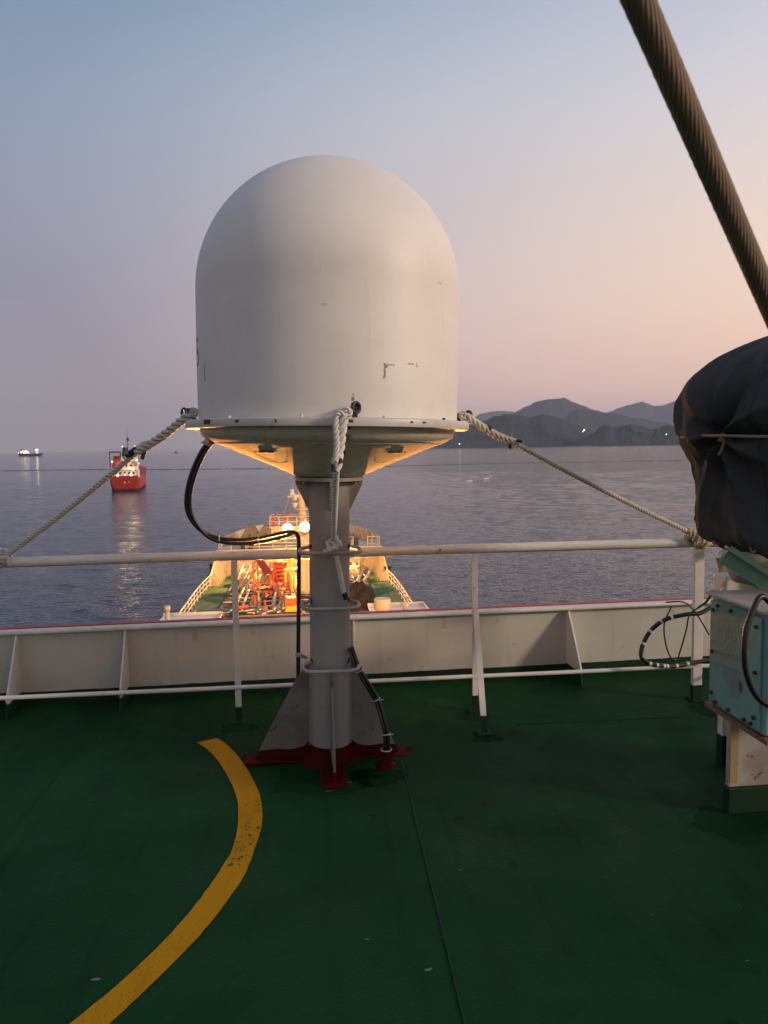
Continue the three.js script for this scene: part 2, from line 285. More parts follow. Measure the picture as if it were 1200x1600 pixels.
/* --- superstructure under the deck and the ship's hull --- */
const shipX = -0.76;
{
  const t = thing('superstructure', 'cream superstructure block of the ship under the green top deck', 'superstructure');
  mesh('wall', [box(14.8, 9.98, 13, 0.3, -5.01, 1.5)], M.white, t);
  const half = (z) => z > -60 ? 7.85 : z > -74 ? 7.85 - 0.45 * ((-60 - z) / 14) ** 2 : Math.max(0.02, 7.4 * Math.sqrt(Math.max(0, 1 - ((-74 - z) / 10) ** 2)));
  const zs = []; for (let z = 14; z > -74; z -= 2) zs.push(z); for (let z = -74; z >= -84; z -= 0.5) zs.push(z);
  const vs = [], fs = [];
  zs.forEach((z, i) => { const h = half(z); vs.push([shipX - h, -10, z], [shipX + h, -10, z], [shipX - h * 0.97, SEA - 3, z], [shipX + h * 0.97, SEA - 3, z]); if (i) { const k = 4 * i; fs.push([k - 4, k - 3, k + 1, k], [k - 4, k, k + 2, k - 2], [k - 3, k - 1, k + 3, k + 1]); } });
  fs.push([0, 2, 3, 1]);
  const h = struct('ship_hull', [poly(vs, fs)], M.deck);
}
const sodium = C(1, 0.47, 0.13);
const cream = mat(C(0.6, 0.5, 0.36), 0.55, { map: tPaint });
const foreGreen = mat(C(0.05, 0.13, 0.045), 0.7, { map: tDeckMap });
const plank = mat(C(0.075, 0.062, 0.05), 0.8, { map: tGrey });
const orange = mat(C(0.62, 0.085, 0.015), 0.5, { map: tPaint });
const darkRed = mat(C(0.25, 0.03, 0.02), 0.5, { map: tPaint });
{ // green side decks and brown centre deck
  struct('side_deck', [box(2.1, 0.06, 22, shipX - 6.72, -9.965, -61), box(2.1, 0.06, 22, shipX + 6.72, -9.965, -61)], foreGreen);
  const cd = struct('cargo_deck', [box(11.3, 0.3, 19, shipX, -9.86, -60.3)], plank);
  for (let i = 0; i < 11; i++) mesh('deck_beam', [box(i % 3 ? 10.8 : 11.2, 0.09, 0.08, shipX, -9.67, -52 - i * 1.65)], i % 2 ? M.plate : mat(C(0.24, 0.19, 0.13), 0.7), cd);
}
{ // forecastle
  const t = thing('forecastle', 'cream forecastle with curved white bow bulwark at the far end of the ship', 'forecastle');
  mesh('bulkhead', [box(14.9, 2.4, 0.2, shipX, -8.8, -70.3)], cream, t);
  const hw = (z) => z > -70 ? 7.4 : 7.4 * Math.sqrt(Math.max(0, 1 - ((-70 - z) / 13.2) ** 2.3));
  const zs = []; for (let z = -70.2; z > -83.2; z -= 0.65) zs.push(z); zs.push(-83.19);
  const dv = [], df = [], bv = [], bf = [], top = (z) => -6.72 + 0.35 * sst(-76, -83, z);
  zs.forEach((z, i) => { const h = hw(z); dv.push([shipX - h, -7.6, z], [shipX + h, -7.6, z], [shipX - h, -7.8, z], [shipX + h, -7.8, z]); if (i) { const k = 4 * i; df.push([k - 4, k - 3, k + 1, k], [k - 4, k, k + 2, k - 2], [k - 3, k - 1, k + 3, k + 1]); } });
  mesh('forecastle_deck', [poly(dv, df), box(15.1, 0.16, 0.3, shipX, -7.6, -70.25)], cream, t);
  const bz = zs.filter((z) => z < -73.6);
  for (const s of [-1, 1]) {
    const v = [], f = [];
    bz.forEach((z, i) => { const h = hw(z), o = 0.18; v.push([shipX + s * h, -7.7, z], [shipX + s * (h + 0.5 * o), top(z), z - 0.1], [shipX + s * (h + 0.5 * o + 0.08), top(z), z - 0.2], [shipX + s * (h + 0.09), -7.8, z - 0.12]); if (i) { const k = 4 * i; f.push([k - 4, k, k + 1, k - 3], [k - 3, k + 1, k + 2, k - 2], [k - 2, k + 2, k + 3, k - 1]); } });
    mesh('bow_bulwark', [poly(v, f)], cream, t);
    bz.forEach((z, i) => { if (i % 1 === 0) { const h = hw(z); mesh('bulwark_rib', [bar(V(shipX + s * (h - 0.34), -7.6, z + 0.2), V(shipX + s * (h + 0.03), top(z) - 0.04, z), 0.07, 0.07)], cream, t); } });
    // side plating down to the main deck
    const v2 = [], f2 = [], z2 = [-70.3, -69.3, -68.3, -67.3, -66.3, -65.3];
    z2.forEach((z, i) => { const h = 7.4 + 0.12 * (i / 5), y = -7.6 - 1.3 * Math.pow(i / 5, 1.3); v2.push([shipX + s * (h + 0.05), -10, z], [shipX + s * (h - 0.05), y, z], [shipX + s * (h + 0.02), y, z], [shipX + s * (h + 0.12), -10, z]); if (i) { const k = 4 * i; f2.push([k - 4, k, k + 1, k - 3], [k - 3, k + 1, k + 2, k - 2], [k - 2, k + 2, k + 3, k - 1]); } });
    mesh('side_plating', [poly(v2, f2)], cream, t);
    z2.forEach((z, i) => { const h = 7.35 + 0.12 * (i / 5), y = -7.7 - 1.3 * Math.pow(i / 5, 1.3); mesh('plating_rib', [poly([[shipX + s * (h - 0.75), -9.93, z - 0.04], [shipX + s * h, -9.93, z - 0.04], [shipX + s * (h - 0.04), y, z - 0.04], [shipX + s * (h - 0.14), y, z - 0.04], [shipX + s * (h - 0.75), -9.93, z + 0.04], [shipX + s * h, -9.93, z + 0.04], [shipX + s * (h - 0.04), y, z + 0.04], [shipX + s * (h - 0.14), y, z + 0.04]], [[4, 5, 6, 7], [0, 3, 2, 1], [0, 4, 7, 3], [3, 7, 6, 2], [0, 1, 5, 4], [1, 2, 6, 5]])], cream, t); });
    const lx = shipX + s * 5.6, lad = mesh('ladder', [bar(V(lx - 0.32, -10, -69.5), V(lx - 0.32, -7.5, -70.1), 0.06, 0.08), bar(V(lx + 0.32, -10, -69.5), V(lx + 0.32, -7.5, -70.1), 0.06, 0.08)], cream, t);
    for (let i = 0; i < 8; i++) mesh('ladder_rung', [box(0.6, 0.06, 0.14, lx, -9.75 + 0.31 * i, -69.56 - 0.072 * i)], cream, lad);
    // rail round the after corner of the forecastle
    const rp = [[6.9, -73.4], [7.25, -71.8], [7.3, -70.35], [6.2, -70.35]].map(([x, z]) => V(shipX + s * x, 0, z)), rail = [];
    for (let i = 1; i < rp.length; i++) for (const y of [0.95, 0.6, 0.3]) rail.push(cyl(rp[i - 1].clone().setY(-7.6 + y), rp[i].clone().setY(-7.6 + y), y > 0.9 ? 0.045 : 0.03, undefined, 6));
    for (const q of rp) rail.push(cyl(q.clone().setY(-7.6), q.clone().setY(-6.65), 0.045, 0.045, 6));
    mesh('corner_rail', rail, cream, t);
    mesh('bollard', [cyl(V(shipX + s * 5.2, -7.6, -71.4), V(shipX + s * 5.2, -6.95, -71.4), 0.24), cyl(V(shipX + s * 4.5, -7.6, -71.4), V(shipX + s * 4.5, -6.95, -71.4), 0.24), cyl(V(shipX + s * 5.2, -6.95, -71.4), V(shipX + s * 5.2, -6.85, -71.4), 0.3), cyl(V(shipX + s * 4.5, -6.95, -71.4), V(shipX + s * 4.5, -6.85, -71.4), 0.3)], M.shackle, t);
  }
  const br = []; for (let y of [-6.65, -7.0, -7.3]) br.push(bar(V(shipX - 4.9, y, -70.4), V(shipX + 4.9, y, -70.4), 0.05, 0.05)); for (let i = 0; i < 9; i++) br.push(box(0.06, 1, 0.06, shipX - 4.9 + i * 1.225, -7.1, -70.4));
  mesh('front_rail', br, cream, t);
}
{ // windlass and mooring gear on the forecastle
  const gm = mat(C(0.22, 0.2, 0.17), 0.6, { map: tGrey });
  for (const [px, w] of [[392, 1.3], [418, 1.5]]) {
    const p = at(px, 850, -75); p.y = -7.6;
    const t = thing('windlass', px < 400 ? 'grey mooring windlass nearest the port bow bulwark on the forecastle' : 'grey mooring windlass beside the left floodlight on the forecastle', 'windlass', p);
    mesh('frame', [prism([[-w, 0], [w, 0], [0.35, 1.75], [-0.35, 1.75]], 0.16), prism([[-w, 0], [w, 0], [0.35, 1.75], [-0.35, 1.75]], 0.16).translate(0, 0, -1.3)], gm, t);
    mesh('drum', [cyl(V(0, 0.9, -1.2), V(0, 0.9, 0.1), 0.42, 0.42, 18), cyl(V(0, 0.9, -1.22), V(0, 0.9, -1.1), 0.6, 0.6, 18)], M.shackle, t);
    mesh('hawser', [tube([V(-0.6, 0.1, 0.7), V(-1.1, 0.2, 0.6), V(-1.3, 0.22, 0.9), V(-0.7, 0.3, 1.1), V(-0.2, 0.5, 0.6), V(0, 1.3, -0.2)], 0.09, 40, 6)], mat(C(0.12, 0.09, 0.06), 0.9), t);
  }
}
{ // foremast with platform
  const b = at(470, 830, -72); b.y = -7.6;
  const t = thing('foremast', 'cream foremast with lantern platform rising behind the radome column', 'mast', b);
  const X = (px, py) => { const p = at(px, py, -72); return p.sub(b); };
  const base = X(472, 850), pl = X(455, 822), topc = X(470, 748);
  mesh('mast_pole', [cyl(V(0.3, 0, -0.6), V(0.3, pl.y, -0.6), 0.75, 0.62, 20), cyl(V(0.2, pl.y, -0.6), V(0.05, 6.9, -0.6), 0.42, 0.3, 20)], cream, t);
  mesh('crow_platform', [box(4.2, 0.14, 2.2, -0.75, pl.y + 0.02, 0), box(0.14, 0.5, 2, -2.6, pl.y - 0.3, 0), box(0.14, 0.5, 2, 1.2, pl.y - 0.3, 0), box(3.6, 0.35, 0.16, -0.7, pl.y - 0.25, 0.9)], cream, t);
  const rl = []; for (const y of [1.0, 0.55]) { rl.push(cyl(V(-2.8, pl.y + y, 1.05), V(1.3, pl.y + y, 1.05), 0.045, 0.045, 6), cyl(V(-2.8, pl.y + y, -1.05), V(1.3, pl.y + y, -1.05), 0.045, 0.045, 6), cyl(V(-2.8, pl.y + y, -1.05), V(-2.8, pl.y + y, 1.05), 0.045, 0.045, 6)); }
  for (let i = 0; i < 6; i++) for (const z of [1.05, -1.05]) rl.push(cyl(V(-2.8 + i * 0.82, pl.y, z), V(-2.8 + i * 0.82, pl.y + 1.0, z), 0.045, 0.045, 6));
  mesh('platform_rail', rl, cream, t);
  for (const x of [-2.45, -1.35, 0.95]) mesh('fire_monitor', [cyl(V(x, pl.y, 0.2), V(x, pl.y + 0.8, 0.2), 0.14, 0.1, 8), cyl(V(x - 0.1, pl.y + 0.75, 0.45), V(x + 0.25, pl.y + 1.15, -0.55), 0.13, 0.09, 8), box(0.3, 0.35, 0.3, x, pl.y + 0.72, 0.2)], orange, t);
  const ly = X(470, 795).y;
  mesh('lantern_ring', [cyl(V(0.13, ly - 0.1, -0.6), V(0.13, ly + 0.02, -0.6), 0.75, 0.75, 16)], cream, t);
  for (const s of [-1, 1]) for (const [y, r, h] of [[0.05, 0.24, 0.45], [0.75, 0.3, 0.5]]) mesh('lantern', [lathe([[0.02, 0], [r * 0.6, 0.02], [r * 0.75, h * 0.4], [r * 1.25, h], [r * 1.3, h + 0.05], [0.02, h + 0.07]], 14).translate(0.13 + s * 0.62, ly + y, -0.45)], M.tie, t);
  const cy = X(470, 776).y;
  mesh('cross_arm', [box(2.3, 0.1, 0.5, 0, cy, -0.55), lathe([[0.02, 0], [0.5, 0.05], [0.22, 0.3], [0.2, 0.62], [0.02, 0.66]], 14).translate(-0.75, cy + 0.05, -0.5), lathe([[0.02, 0], [0.35, 0.05], [0.16, 0.22], [0.15, 0.4], [0.02, 0.42]], 14).translate(0.85, cy + 0.05, -0.5)], M.tie, t);
  const st = X(462, 748), sb = X(437, 822);
  const fs = tag(mesh('forestay', [cyl(b.clone().add(st).setZ(-72.6), b.clone().add(sb).setZ(-72.6), 0.045, 0.045, 6)], M.steel), 'thin pale wire stay slanting down left of the foremast', 'stay wire');
}
// two sodium floodlights, lit, below the foremast platform
const glow = (c, k) => new THREE.MeshStandardMaterial({ color: C(0.8, 0.8, 0.8), emissive: c, emissiveIntensity: k, roughness: 0.4 });
const floodMat = glow(C(1, 0.66, 0.28), 9);
for (const [px, py, side] of [[449, 826, 'left'], [476, 823.5, 'right']]) {
  const p = at(px, py, -70.6), t = thing('floodlight', `lit sodium floodlight under the foremast platform, ${side} of the two`, 'floodlight', p, 0, 'floodlights under the foremast platform');
  mesh('housing', [cyl(V(0, 0, -0.42), V(0, 0, -0.1), 0.18, 0.36, 18)], M.grey, t);
  mesh('bracket', [box(0.08, 0.75, 0.08, 0, 0.4, -0.3)], cream, t);
  mesh('lamp_lens', [cyl(V(0, 0, -0.1), V(0, 0, -0.02), 0.47, 0.45, 20)], floodMat, t);
  const s = new THREE.SpotLight(sodium, 600, 0, rad(26), 1, 2); s.position.copy(p).add(V(0, 0, 0.12)); s.target.position.set(0, 1.7, -4); s.castShadow = true; s.shadow.radius = 10; scene.add(s, s.target);
  const f = new THREE.SpotLight(sodium, 1500, 0, rad(80), 0.8, 2); f.position.copy(p).add(V(0, -0.05, 0.14)); f.target.position.set(shipX, -10, -58); f.castShadow = true; f.shadow.radius = 10; scene.add(f, f.target);
}
// deck lights on the bridge front that light the foredeck (below the line of sight)
for (const x of [-3.2, 2.4]) {
  const p = V(x, -2.4, -5.35), t = thing('deck_light', `lit deck floodlight on the bridge front, ${x < 0 ? 'port' : 'starboard'} side`, 'floodlight', p, 0, 'deck lights on the bridge front');
  mesh('housing', [rbox(0.5, 0.36, 0.22, 0.03)], M.grey, t);
  mesh('lamp_lens', [rbox(0.44, 0.3, 0.03, 0.01, 0, 0, -0.125)], glow(C(1, 0.66, 0.28), 6), t);
  const s = new THREE.SpotLight(sodium, 6500, 0, rad(12), 1, 2); s.position.copy(p).add(V(0, 0, -0.2)); s.target.position.set(shipX + (x < 0 ? -1 : 1), -9.5, -64); s.castShadow = true; s.shadow.radius = 8; scene.add(s, s.target);
}
{ // aft-facing floodlight on a short post amidships: it lights the underside of the radome from ahead and below
  const p = V(shipX + 0.8, -8.6, -31), t = thing('floodlight', 'lit floodlight on a short post amidships facing the bridge', 'floodlight', p);
  mesh('lamp_post', [cyl(V(0, -1.4, -0.2), V(0, -0.2, -0.2), 0.07, 0.07, 10)], cream, t);
  mesh('housing', [rbox(0.5, 0.36, 0.2, 0.03, 0, 0, -0.14, 0, -0.35)], M.grey, t);
  mesh('lamp_lens', [rbox(0.44, 0.3, 0.03, 0.01, 0, 0.035, -0.02, 0, -0.35)], glow(C(1, 0.66, 0.28), 6), t);
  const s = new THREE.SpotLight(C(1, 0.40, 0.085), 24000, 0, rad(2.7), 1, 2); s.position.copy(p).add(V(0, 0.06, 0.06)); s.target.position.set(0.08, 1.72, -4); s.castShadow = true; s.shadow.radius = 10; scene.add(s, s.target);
}
// side rails of the main deck
for (const s of [-1, 1]) {
  const t = thing('deck_rail', s < 0 ? 'white pipe railing along the port edge of the foredeck' : 'white pipe railing along the starboard edge of the foredeck', 'railing', V(0, -10, 0), 0, null);
  delete t.userData.group;
  const pth = curve([V(shipX + s * 7.66, 0, -44), V(shipX + s * 7.7, 0, -52), V(shipX + s * 7.73, 0, -58), V(shipX + s * 7.65, 0, -62), V(shipX + s * 7.45, 0, -66.2)]);
  for (const y of [1.05, 0.7, 0.36]) mesh('rail_pipe', [new THREE.TubeGeometry(new THREE.CatmullRomCurve3(pth.getPoints(12).map((p) => p.setY(y))), 20, y > 1 ? 0.05 : 0.035, 6)], cream, t);
  for (let i = 0; i <= 15; i++) { const p = pth.getPointAt(i / 15); mesh('rail_post', [box(0.09, 1.05, 0.09, p.x, 0.52, p.z)], cream, t); }
}
{ // orange stair tower and platform
  const Z = -57.5, P = (px, py, z = Z) => at(px, py, z);
  const t = thing('stair_tower', 'orange red steel stair running down to the cargo deck beside the yellow cabinet', 'staircase', V(P(447, 930).x, -9.7, Z));
  const o = t.position, L = (px, py, z = Z) => P(px, py, z).sub(o);
  for (const px of [432, 450]) mesh('stringer', [bar(L(px - 4, 880, -61), L(px + 7, 945, -55.5), 0.14, 0.3)], orange, t);
  for (let i = 0; i < 10; i++) { const k = i / 9, a = L(429 + 11 * k, 884 + 58 * k, -60.8 + 5 * k), c = L(447 + 11 * k, 884 + 58 * k, -60.8 + 5 * k); mesh('tread', [bar(a, c, 0.32, 0.07)], orange, t); }
  for (const px of [427, 443]) mesh('stair_post', [bar(L(px, 878, -61), L(px, 925, -61), 0.16, 0.16)], orange, t);
  mesh('doorway', [bar(L(428, 880, -60.9), L(441, 880, -60.9), 0.2, 0.25), box(0.9, 1.7, 0.1, L(435, 894, -61.4).x, L(435, 894, -61.4).y, -61.4 - o.z)], darkRed, t);
  for (const [a, c] of [[447, 930], [452, 918]]) mesh('handrail', [bar(L(a, c - 20, -58), L(a + 12, c + 14, -55), 0.06, 0.06)], orange, t);
}
{
  const Z = -59, base = at(420, 935, Z); base.y = -9.7;
  const t = thing('pump_platform', 'orange red railed platform holding shiny pump machinery left of the stair', 'platform', base), L = (px, py, z = Z) => at(px, py, z).sub(base);
  mesh('platform_floor', [bar(L(398, 922), L(428, 920), 2.4, 0.16)], darkRed, t);
  for (const px of [397, 404, 424, 429]) mesh('post', [bar(L(px, 945), L(px - 2, 878), 0.13, 0.13)], orange, t);
  for (const py of [887, 896, 912]) mesh('rail', [bar(L(400, py), L(428, py - 2), 0.08, 0.08)], orange, t);
  mesh('roof_panel', [poly([L(398, 872).toArray(), L(410, 872).toArray(), L(426, 896, -57).toArray(), L(412, 898, -57).toArray()], [[0, 1, 2, 3], [3, 2, 1, 0]])].map((g) => g), darkRed, t);
  const pr = rng(4); for (let i = 0; i < 7; i++) { const p = L(407 + pr() * 14, 902 + pr() * 12, -59.5); mesh('pump', [cyl(p, p.clone().add(V(0.3 * pr(), 0.3 + 0.3 * pr(), 0.1)), 0.18, 0.12, 10), new THREE.SphereGeometry(0.18, 10, 8).translate(p.x, p.y, p.z)], M.steel, t); }
}
{ // yellow-orange cabinet
  const Z = -53.2, p = at(458, 970, Z), top = at(458, 934, Z).y, w = at(470, 950, Z).x - at(446, 950, Z).x;
  p.y = -10; const t = thing('control_cabinet', 'bright yellow and orange cabinet at the foot of the stair', 'cabinet', p);
  const h = top + 10, mid = at(458, 946, Z).y + 10;
  mesh('cabinet_body', [rbox(w, mid, 0.9, 0.04, 0, mid / 2, -0.3)], mat(C(0.75, 0.42, 0.01), 0.5), t);
  mesh('hood', [rbox(w * 1.04, h - mid, 1, 0.04, 0, (h + mid) / 2 + 0.01, -0.3)], orange, t);
  for (let i = 0; i < 5; i++) mesh('louvre', [box(w * 0.7, 0.05, 0.04, 0, mid - 0.3 - i * 0.14, 0.17)], mat(C(0.6, 0.33, 0.01), 0.5), t);
}
{ // cream crane column with hanging hoses
  const Z = -60, p = at(473, 900, Z); p.y = -10; p.x += 0.15;
  const t = thing('crane_column', 'thick cream steel column under the right floodlight', 'column', p);
  mesh('column_body', [cyl(V(0, 0, 0), V(0, 4.2, 0), 0.62, 0.55, 20), cyl(V(0, 4.2, 0), V(0, 4.4, 0), 0.75, 0.75, 20)], cream, t);
  mesh('side_rung', Array.from({ length: 9 }, (_, i) => box(0.5, 0.05, 0.05, 0.55, 0.6 + i * 0.4, 0.5)), cream, t);
  mesh('side_pipe', [cyl(V(0.45, 0.2, 0.75), V(0.6, 3.2, 0.75), 0.07, 0.07, 8)], M.tie, t);
  const hm = mat(C(0.75, 0.6, 0.08), 0.6, { map: tPaint });
  const hl = ['leftmost', 'middle', 'rightmost'];
  [0, 1, 2].forEach((k) => { const o = 4.2 * k, pts = [[449 + o, 856], [453 + o, 866], [450 + o * 0.8, 880], [446 + o * 1.6, 900], [448 + o * 1.4, 914], [452 + o, 922]].map(([x, y], i) => at(x, y, -58.6 - 0.2 * k + 0.1 * i)); tag(mesh('cargo_hose', [tube(pts, 0.1, 40, 8)], hm), `yellow hose hanging beside the cream column, ${hl[k]} of three`, 'hose', 'yellow hoses by the column'); });
}
{ // deck gear in front of the forecastle
  const bm = mat(C(0.42, 0.34, 0.22), 0.6, { map: tPaint }), Z = -62, pts = [[394, 935], [420, 880]];
  const t = thing('derrick_boom', 'slanting cream lattice boom on the port side of the cargo deck', 'boom', V(at(395, 930, Z).x, -9.7, Z)), L = (px, py, z = Z) => at(px, py, z).sub(t.position);
  for (const d of [0, 9]) mesh('chord', [bar(L(372 + d, 925), L(400 + d, 874), 0.11, 0.11)], bm, t);
  for (let i = 0; i < 7; i++) { const k = i / 7, k2 = (i + 1) / 7; mesh('lacing', [bar(L(372 + 28 * k, 925 - 51 * k), L(381 + 28 * k2, 925 - 51 * k2), 0.07, 0.07)], bm, t); }
  for (let i = 0; i < 4; i++) { const x = 356 + i * 11; tag(mesh('deck_pipe', [tube([at(x, 925 - i, -60), at(x + 14, 905, -62), at(x + 24, 882 + i * 3, -65)], 0.11, 20, 8)], bm), ['outermost cream pipe on the port cargo deck', 'cream pipe on the port cargo deck, second from the rail', 'cream pipe on the port cargo deck, third from the rail', 'cream pipe on the port cargo deck beside the lattice boom'][i], 'pipe', 'pipes on the port cargo deck'); }
  for (let i = 0; i < 2; i++) tag(mesh('deck_pipe', [tube([at(556 + i * 10, 912, -60.5), at(566 + i * 12, 893, -64)], 0.11, 12, 8), tube([at(552, 880 + i * 5, -66), at(575, 905, -62)], 0.09, 12, 8)], bm), ['cream pipe bend on the starboard cargo deck nearest the column', 'cream pipe bend on the starboard cargo deck nearest the rail'][i], 'pipe', 'pipes on the starboard cargo deck');
  { // pipe runs with valves, and a catwalk
    const pm = [bm, M.plate, mat(C(0.3, 0.22, 0.14), 0.6, { map: tPaint }), M.steel], pr = rng(88);
    for (const s of [-1, 1]) {
      const o = thing('pipe_rack', s < 0 ? 'bundle of cream pipes and valves along the port half of the cargo deck' : 'bundle of cream pipes and valves along the starboard half of the cargo deck', 'pipe rack', V(shipX + s * 2.9, -9.7, -60));
      for (let i = 0; i < 7; i++) { const x = -1.6 + i * 0.5 + 0.2 * pr(), y = 0.25 + 0.35 * pr(), z0 = 7.5 - 4 * pr(), z1 = -8 + 3 * pr(); mesh('pipe', [tube([V(x, 0, z0 + 0.2), V(x, y, z0), V(x, y, z0 - 0.6), V(x, y, (z0 + z1) / 2), V(x, y, z1 + 0.6), V(x + 0.3, y + 0.5 * pr(), z1), V(x + 0.5, y + 0.9 * pr(), z1 - 0.6)], 0.07 + 0.05 * pr(), 40, 8)], pm[i % 4], o); }
      for (let i = 0; i < 10; i++) { const x = -1.6 + 3.2 * pr(), z = -7 + 13 * pr(), h = 0.7 + 0.5 * pr(); mesh('valve', [cyl(V(x, 0, z), V(x, h, z), 0.09, 0.07, 8), new THREE.TorusGeometry(0.2, 0.035, 6, 14).rotateX(Math.PI / 2).translate(x, h, z), new THREE.SphereGeometry(0.16, 10, 8).translate(x, h * 0.45, z)], i % 3 ? pm[i % 4] : orange, o); }
      for (let i = 0; i < 5; i++) { const z = -7 + i * 3.2; mesh('pipe_support', [box(3.6, 0.08, 0.1, 0, 0.22, z), box(0.1, 0.3, 0.1, -1.7, 0.12, z), box(0.1, 0.3, 0.1, 1.7, 0.12, z)], M.plate, o); }
      const cz = -66.5, cw = thing('hatch_trunk', s < 0 ? 'small cream hatch trunk by the port ladder under the forecastle' : 'small cream hatch trunk by the starboard ladder under the forecastle', 'hatch', V(shipX + s * 4.4, -9.7, cz));
      mesh('trunk_wall', [rbox(1.3, 0.7, 1.1, 0.04, 0, 0.35, 0)], cream, cw); mesh('hatch_lid', [rbox(1.4, 0.1, 1.2, 0.03, 0, 0.76, 0)], M.plate, cw);
    }
    const cwk = thing('catwalk', 'raised cream catwalk with rails crossing the cargo deck below the forecastle', 'catwalk', V(shipX, -9.7, -64.5));
    mesh('walk_floor', [box(10, 0.08, 0.9, 0, 1.2, 0)], cream, cwk);
    for (const z of [-0.42, 0.42]) for (const y of [1.7, 2.15]) mesh('walk_rail', [box(10, 0.05, 0.05, 0, y, z)], cream, cwk);
    for (let i = 0; i < 9; i++) for (const z of [-0.42, 0.42]) mesh('walk_post', [box(0.06, 2.15, 0.06, -5 + i * 1.25, 1.08, z)], cream, cwk);
  }
  // heap of dark netting
  const h = new THREE.SphereGeometry(1, 40, 26); h.scale(1.35, 1.75, 1.6); wrinkle(h, 1.1, 2.2, 401); const q = at(562, 955, -53.5); h.translate(q.x - 0.25, -9.8, -53.5);
  tag(mesh('netting_heap', [h], mat(C(0.035, 0.02, 0.013), 0.95, { bumpMap: tDeckBump, bumpScale: 0.05 })), 'heap of dark brown netting on deck right of the radome column', 'netting heap');
  const dr = rng(77), names = ['by the green side deck', 'beside the cream house top', 'next to the silver machinery'];
  [[318, 957], [333, 956], [349, 957]].forEach(([px, py], i) => { const z = -50.5, c = at(px, py, z), tt = thing('hose_drum', `black drum on the port deck ${names[i]}`, 'drum', V(c.x, -9.9, z)); mesh('drum_body', [lathe([[0.01, 0], [0.55, 0.02], [0.6, 0.15], [0.52, 0.3], [0.6, 0.45], [0.6, 0.9], [0.5, 1.0], [0.01, 1.02]], 18)], M.black, tt); mesh('drum_rim', [new THREE.TorusGeometry(0.58, 0.05, 8, 20).rotateX(Math.PI / 2).translate(0, 0.95, 0)], M.steel, tt); });
  const mt = thing('valve_manifold', 'silvery valves and pipes heaped in front of the orange platform', 'valve manifold', V(at(415, 955, -52.5).x, -9.95, -52.5));
  for (let i = 0; i < 16; i++) { const x = -1.7 + 3.2 * dr(), y = 0.2 + 0.9 * dr(), z = -0.7 + dr(); mesh(i % 3 ? 'valve' : 'pipe_end', i % 3 ? [new THREE.SphereGeometry(0.16 + 0.14 * dr(), 12, 10).translate(x, y, z), cyl(V(x, y, z), V(x, y + 0.45, z), 0.06, 0.06, 8), new THREE.TorusGeometry(0.16, 0.03, 6, 14).rotateX(1.2).translate(x, y + 0.48, z)] : [cyl(V(x - 0.5, y * 0.6, z), V(x + 0.5, y * 0.6 + 0.1, z), 0.14, 0.14, 12)], i % 4 === 0 ? mat(C(0.5, 0.1, 0.03), 0.5) : M.steel, mt); }
  for (const s of [-1, 1]) { // cream house tops
    const hp = V(s < 0 ? at(293, 962, -47).x : at(625, 958, -47).x, -10, -47.5);
    const ht = thing('deck_house', s < 0 ? 'flat cream deck house top on the port side with a short vent post' : 'flat cream deck house top on the starboard side under the vent', 'deck house', hp);
    const hy = at(300, s < 0 ? 961 : 957, -49).y + 10;
    mesh('house_wall', [box(3.4, hy - 0.1, 3.2, 0, (hy - 0.1) / 2, 0)], cream, ht); mesh('house_top', [rbox(3.7, 0.1, 3.5, 0.03, 0, hy - 0.05, 0)], M.white, ht);
    mesh('coaming', [box(3.7, 0.14, 0.08, 0, hy + 0.07, -1.7), box(0.08, 0.14, 3.4, 1.8, hy + 0.07, 0)], cream, ht);
  }
  const vent = (px, base, top, r, z, label, cap) => { const p = at(px, base, z), h = at(px, top, z).y - p.y, t2 = thing('ventilator', label, 'ventilator', p); mesh('trunk', [cyl(V(0, 0, 0), V(0, h * 0.6, 0), r * 0.72, r * 0.66, 18)], cream, t2); mesh('vent_cap', [lathe(cap ? [[0.01, h * 0.5], [r * 0.7, h * 0.5], [r, h * 0.56], [r * 1.02, h * 0.95], [r * 0.9, h], [0.01, h * 1.02]] : [[0.01, h * 0.6], [r * 0.66, h * 0.6], [r * 0.9, h * 0.78], [r * 0.9, h], [0.01, h]], 18)], cream, t2); };
  vent(598, 972, 935, 0.5, -45.2, 'cream mushroom ventilator standing right of the netting heap', true);
  vent(634, 970, 942, 0.22, -45.2, 'small cream vent post near the starboard railing', false);
  vent(262, 970, 947, 0.2, -45.2, 'small cream vent post on the port deck house top', false);
  for (const [px, py, l] of [[606, 905, 'starboard'], [333, 900, 'port']]) { const p = atY(px, py, -9.93), t3 = thing('mooring_bitt', `dark mooring bitt on the green ${l} side deck`, 'bitt', p); mesh('bitt_post', [cyl(V(0, 0, 0), V(0, 1, 0), 0.28, 0.28, 14), cyl(V(0, 1, 0), V(0, 1.1, 0), 0.36, 0.36, 14)], M.kick, t3); mesh('bitt_base', [box(1.0, 0.08, 1.0, 0, 0.04, 0)], M.kick, t3); }
}

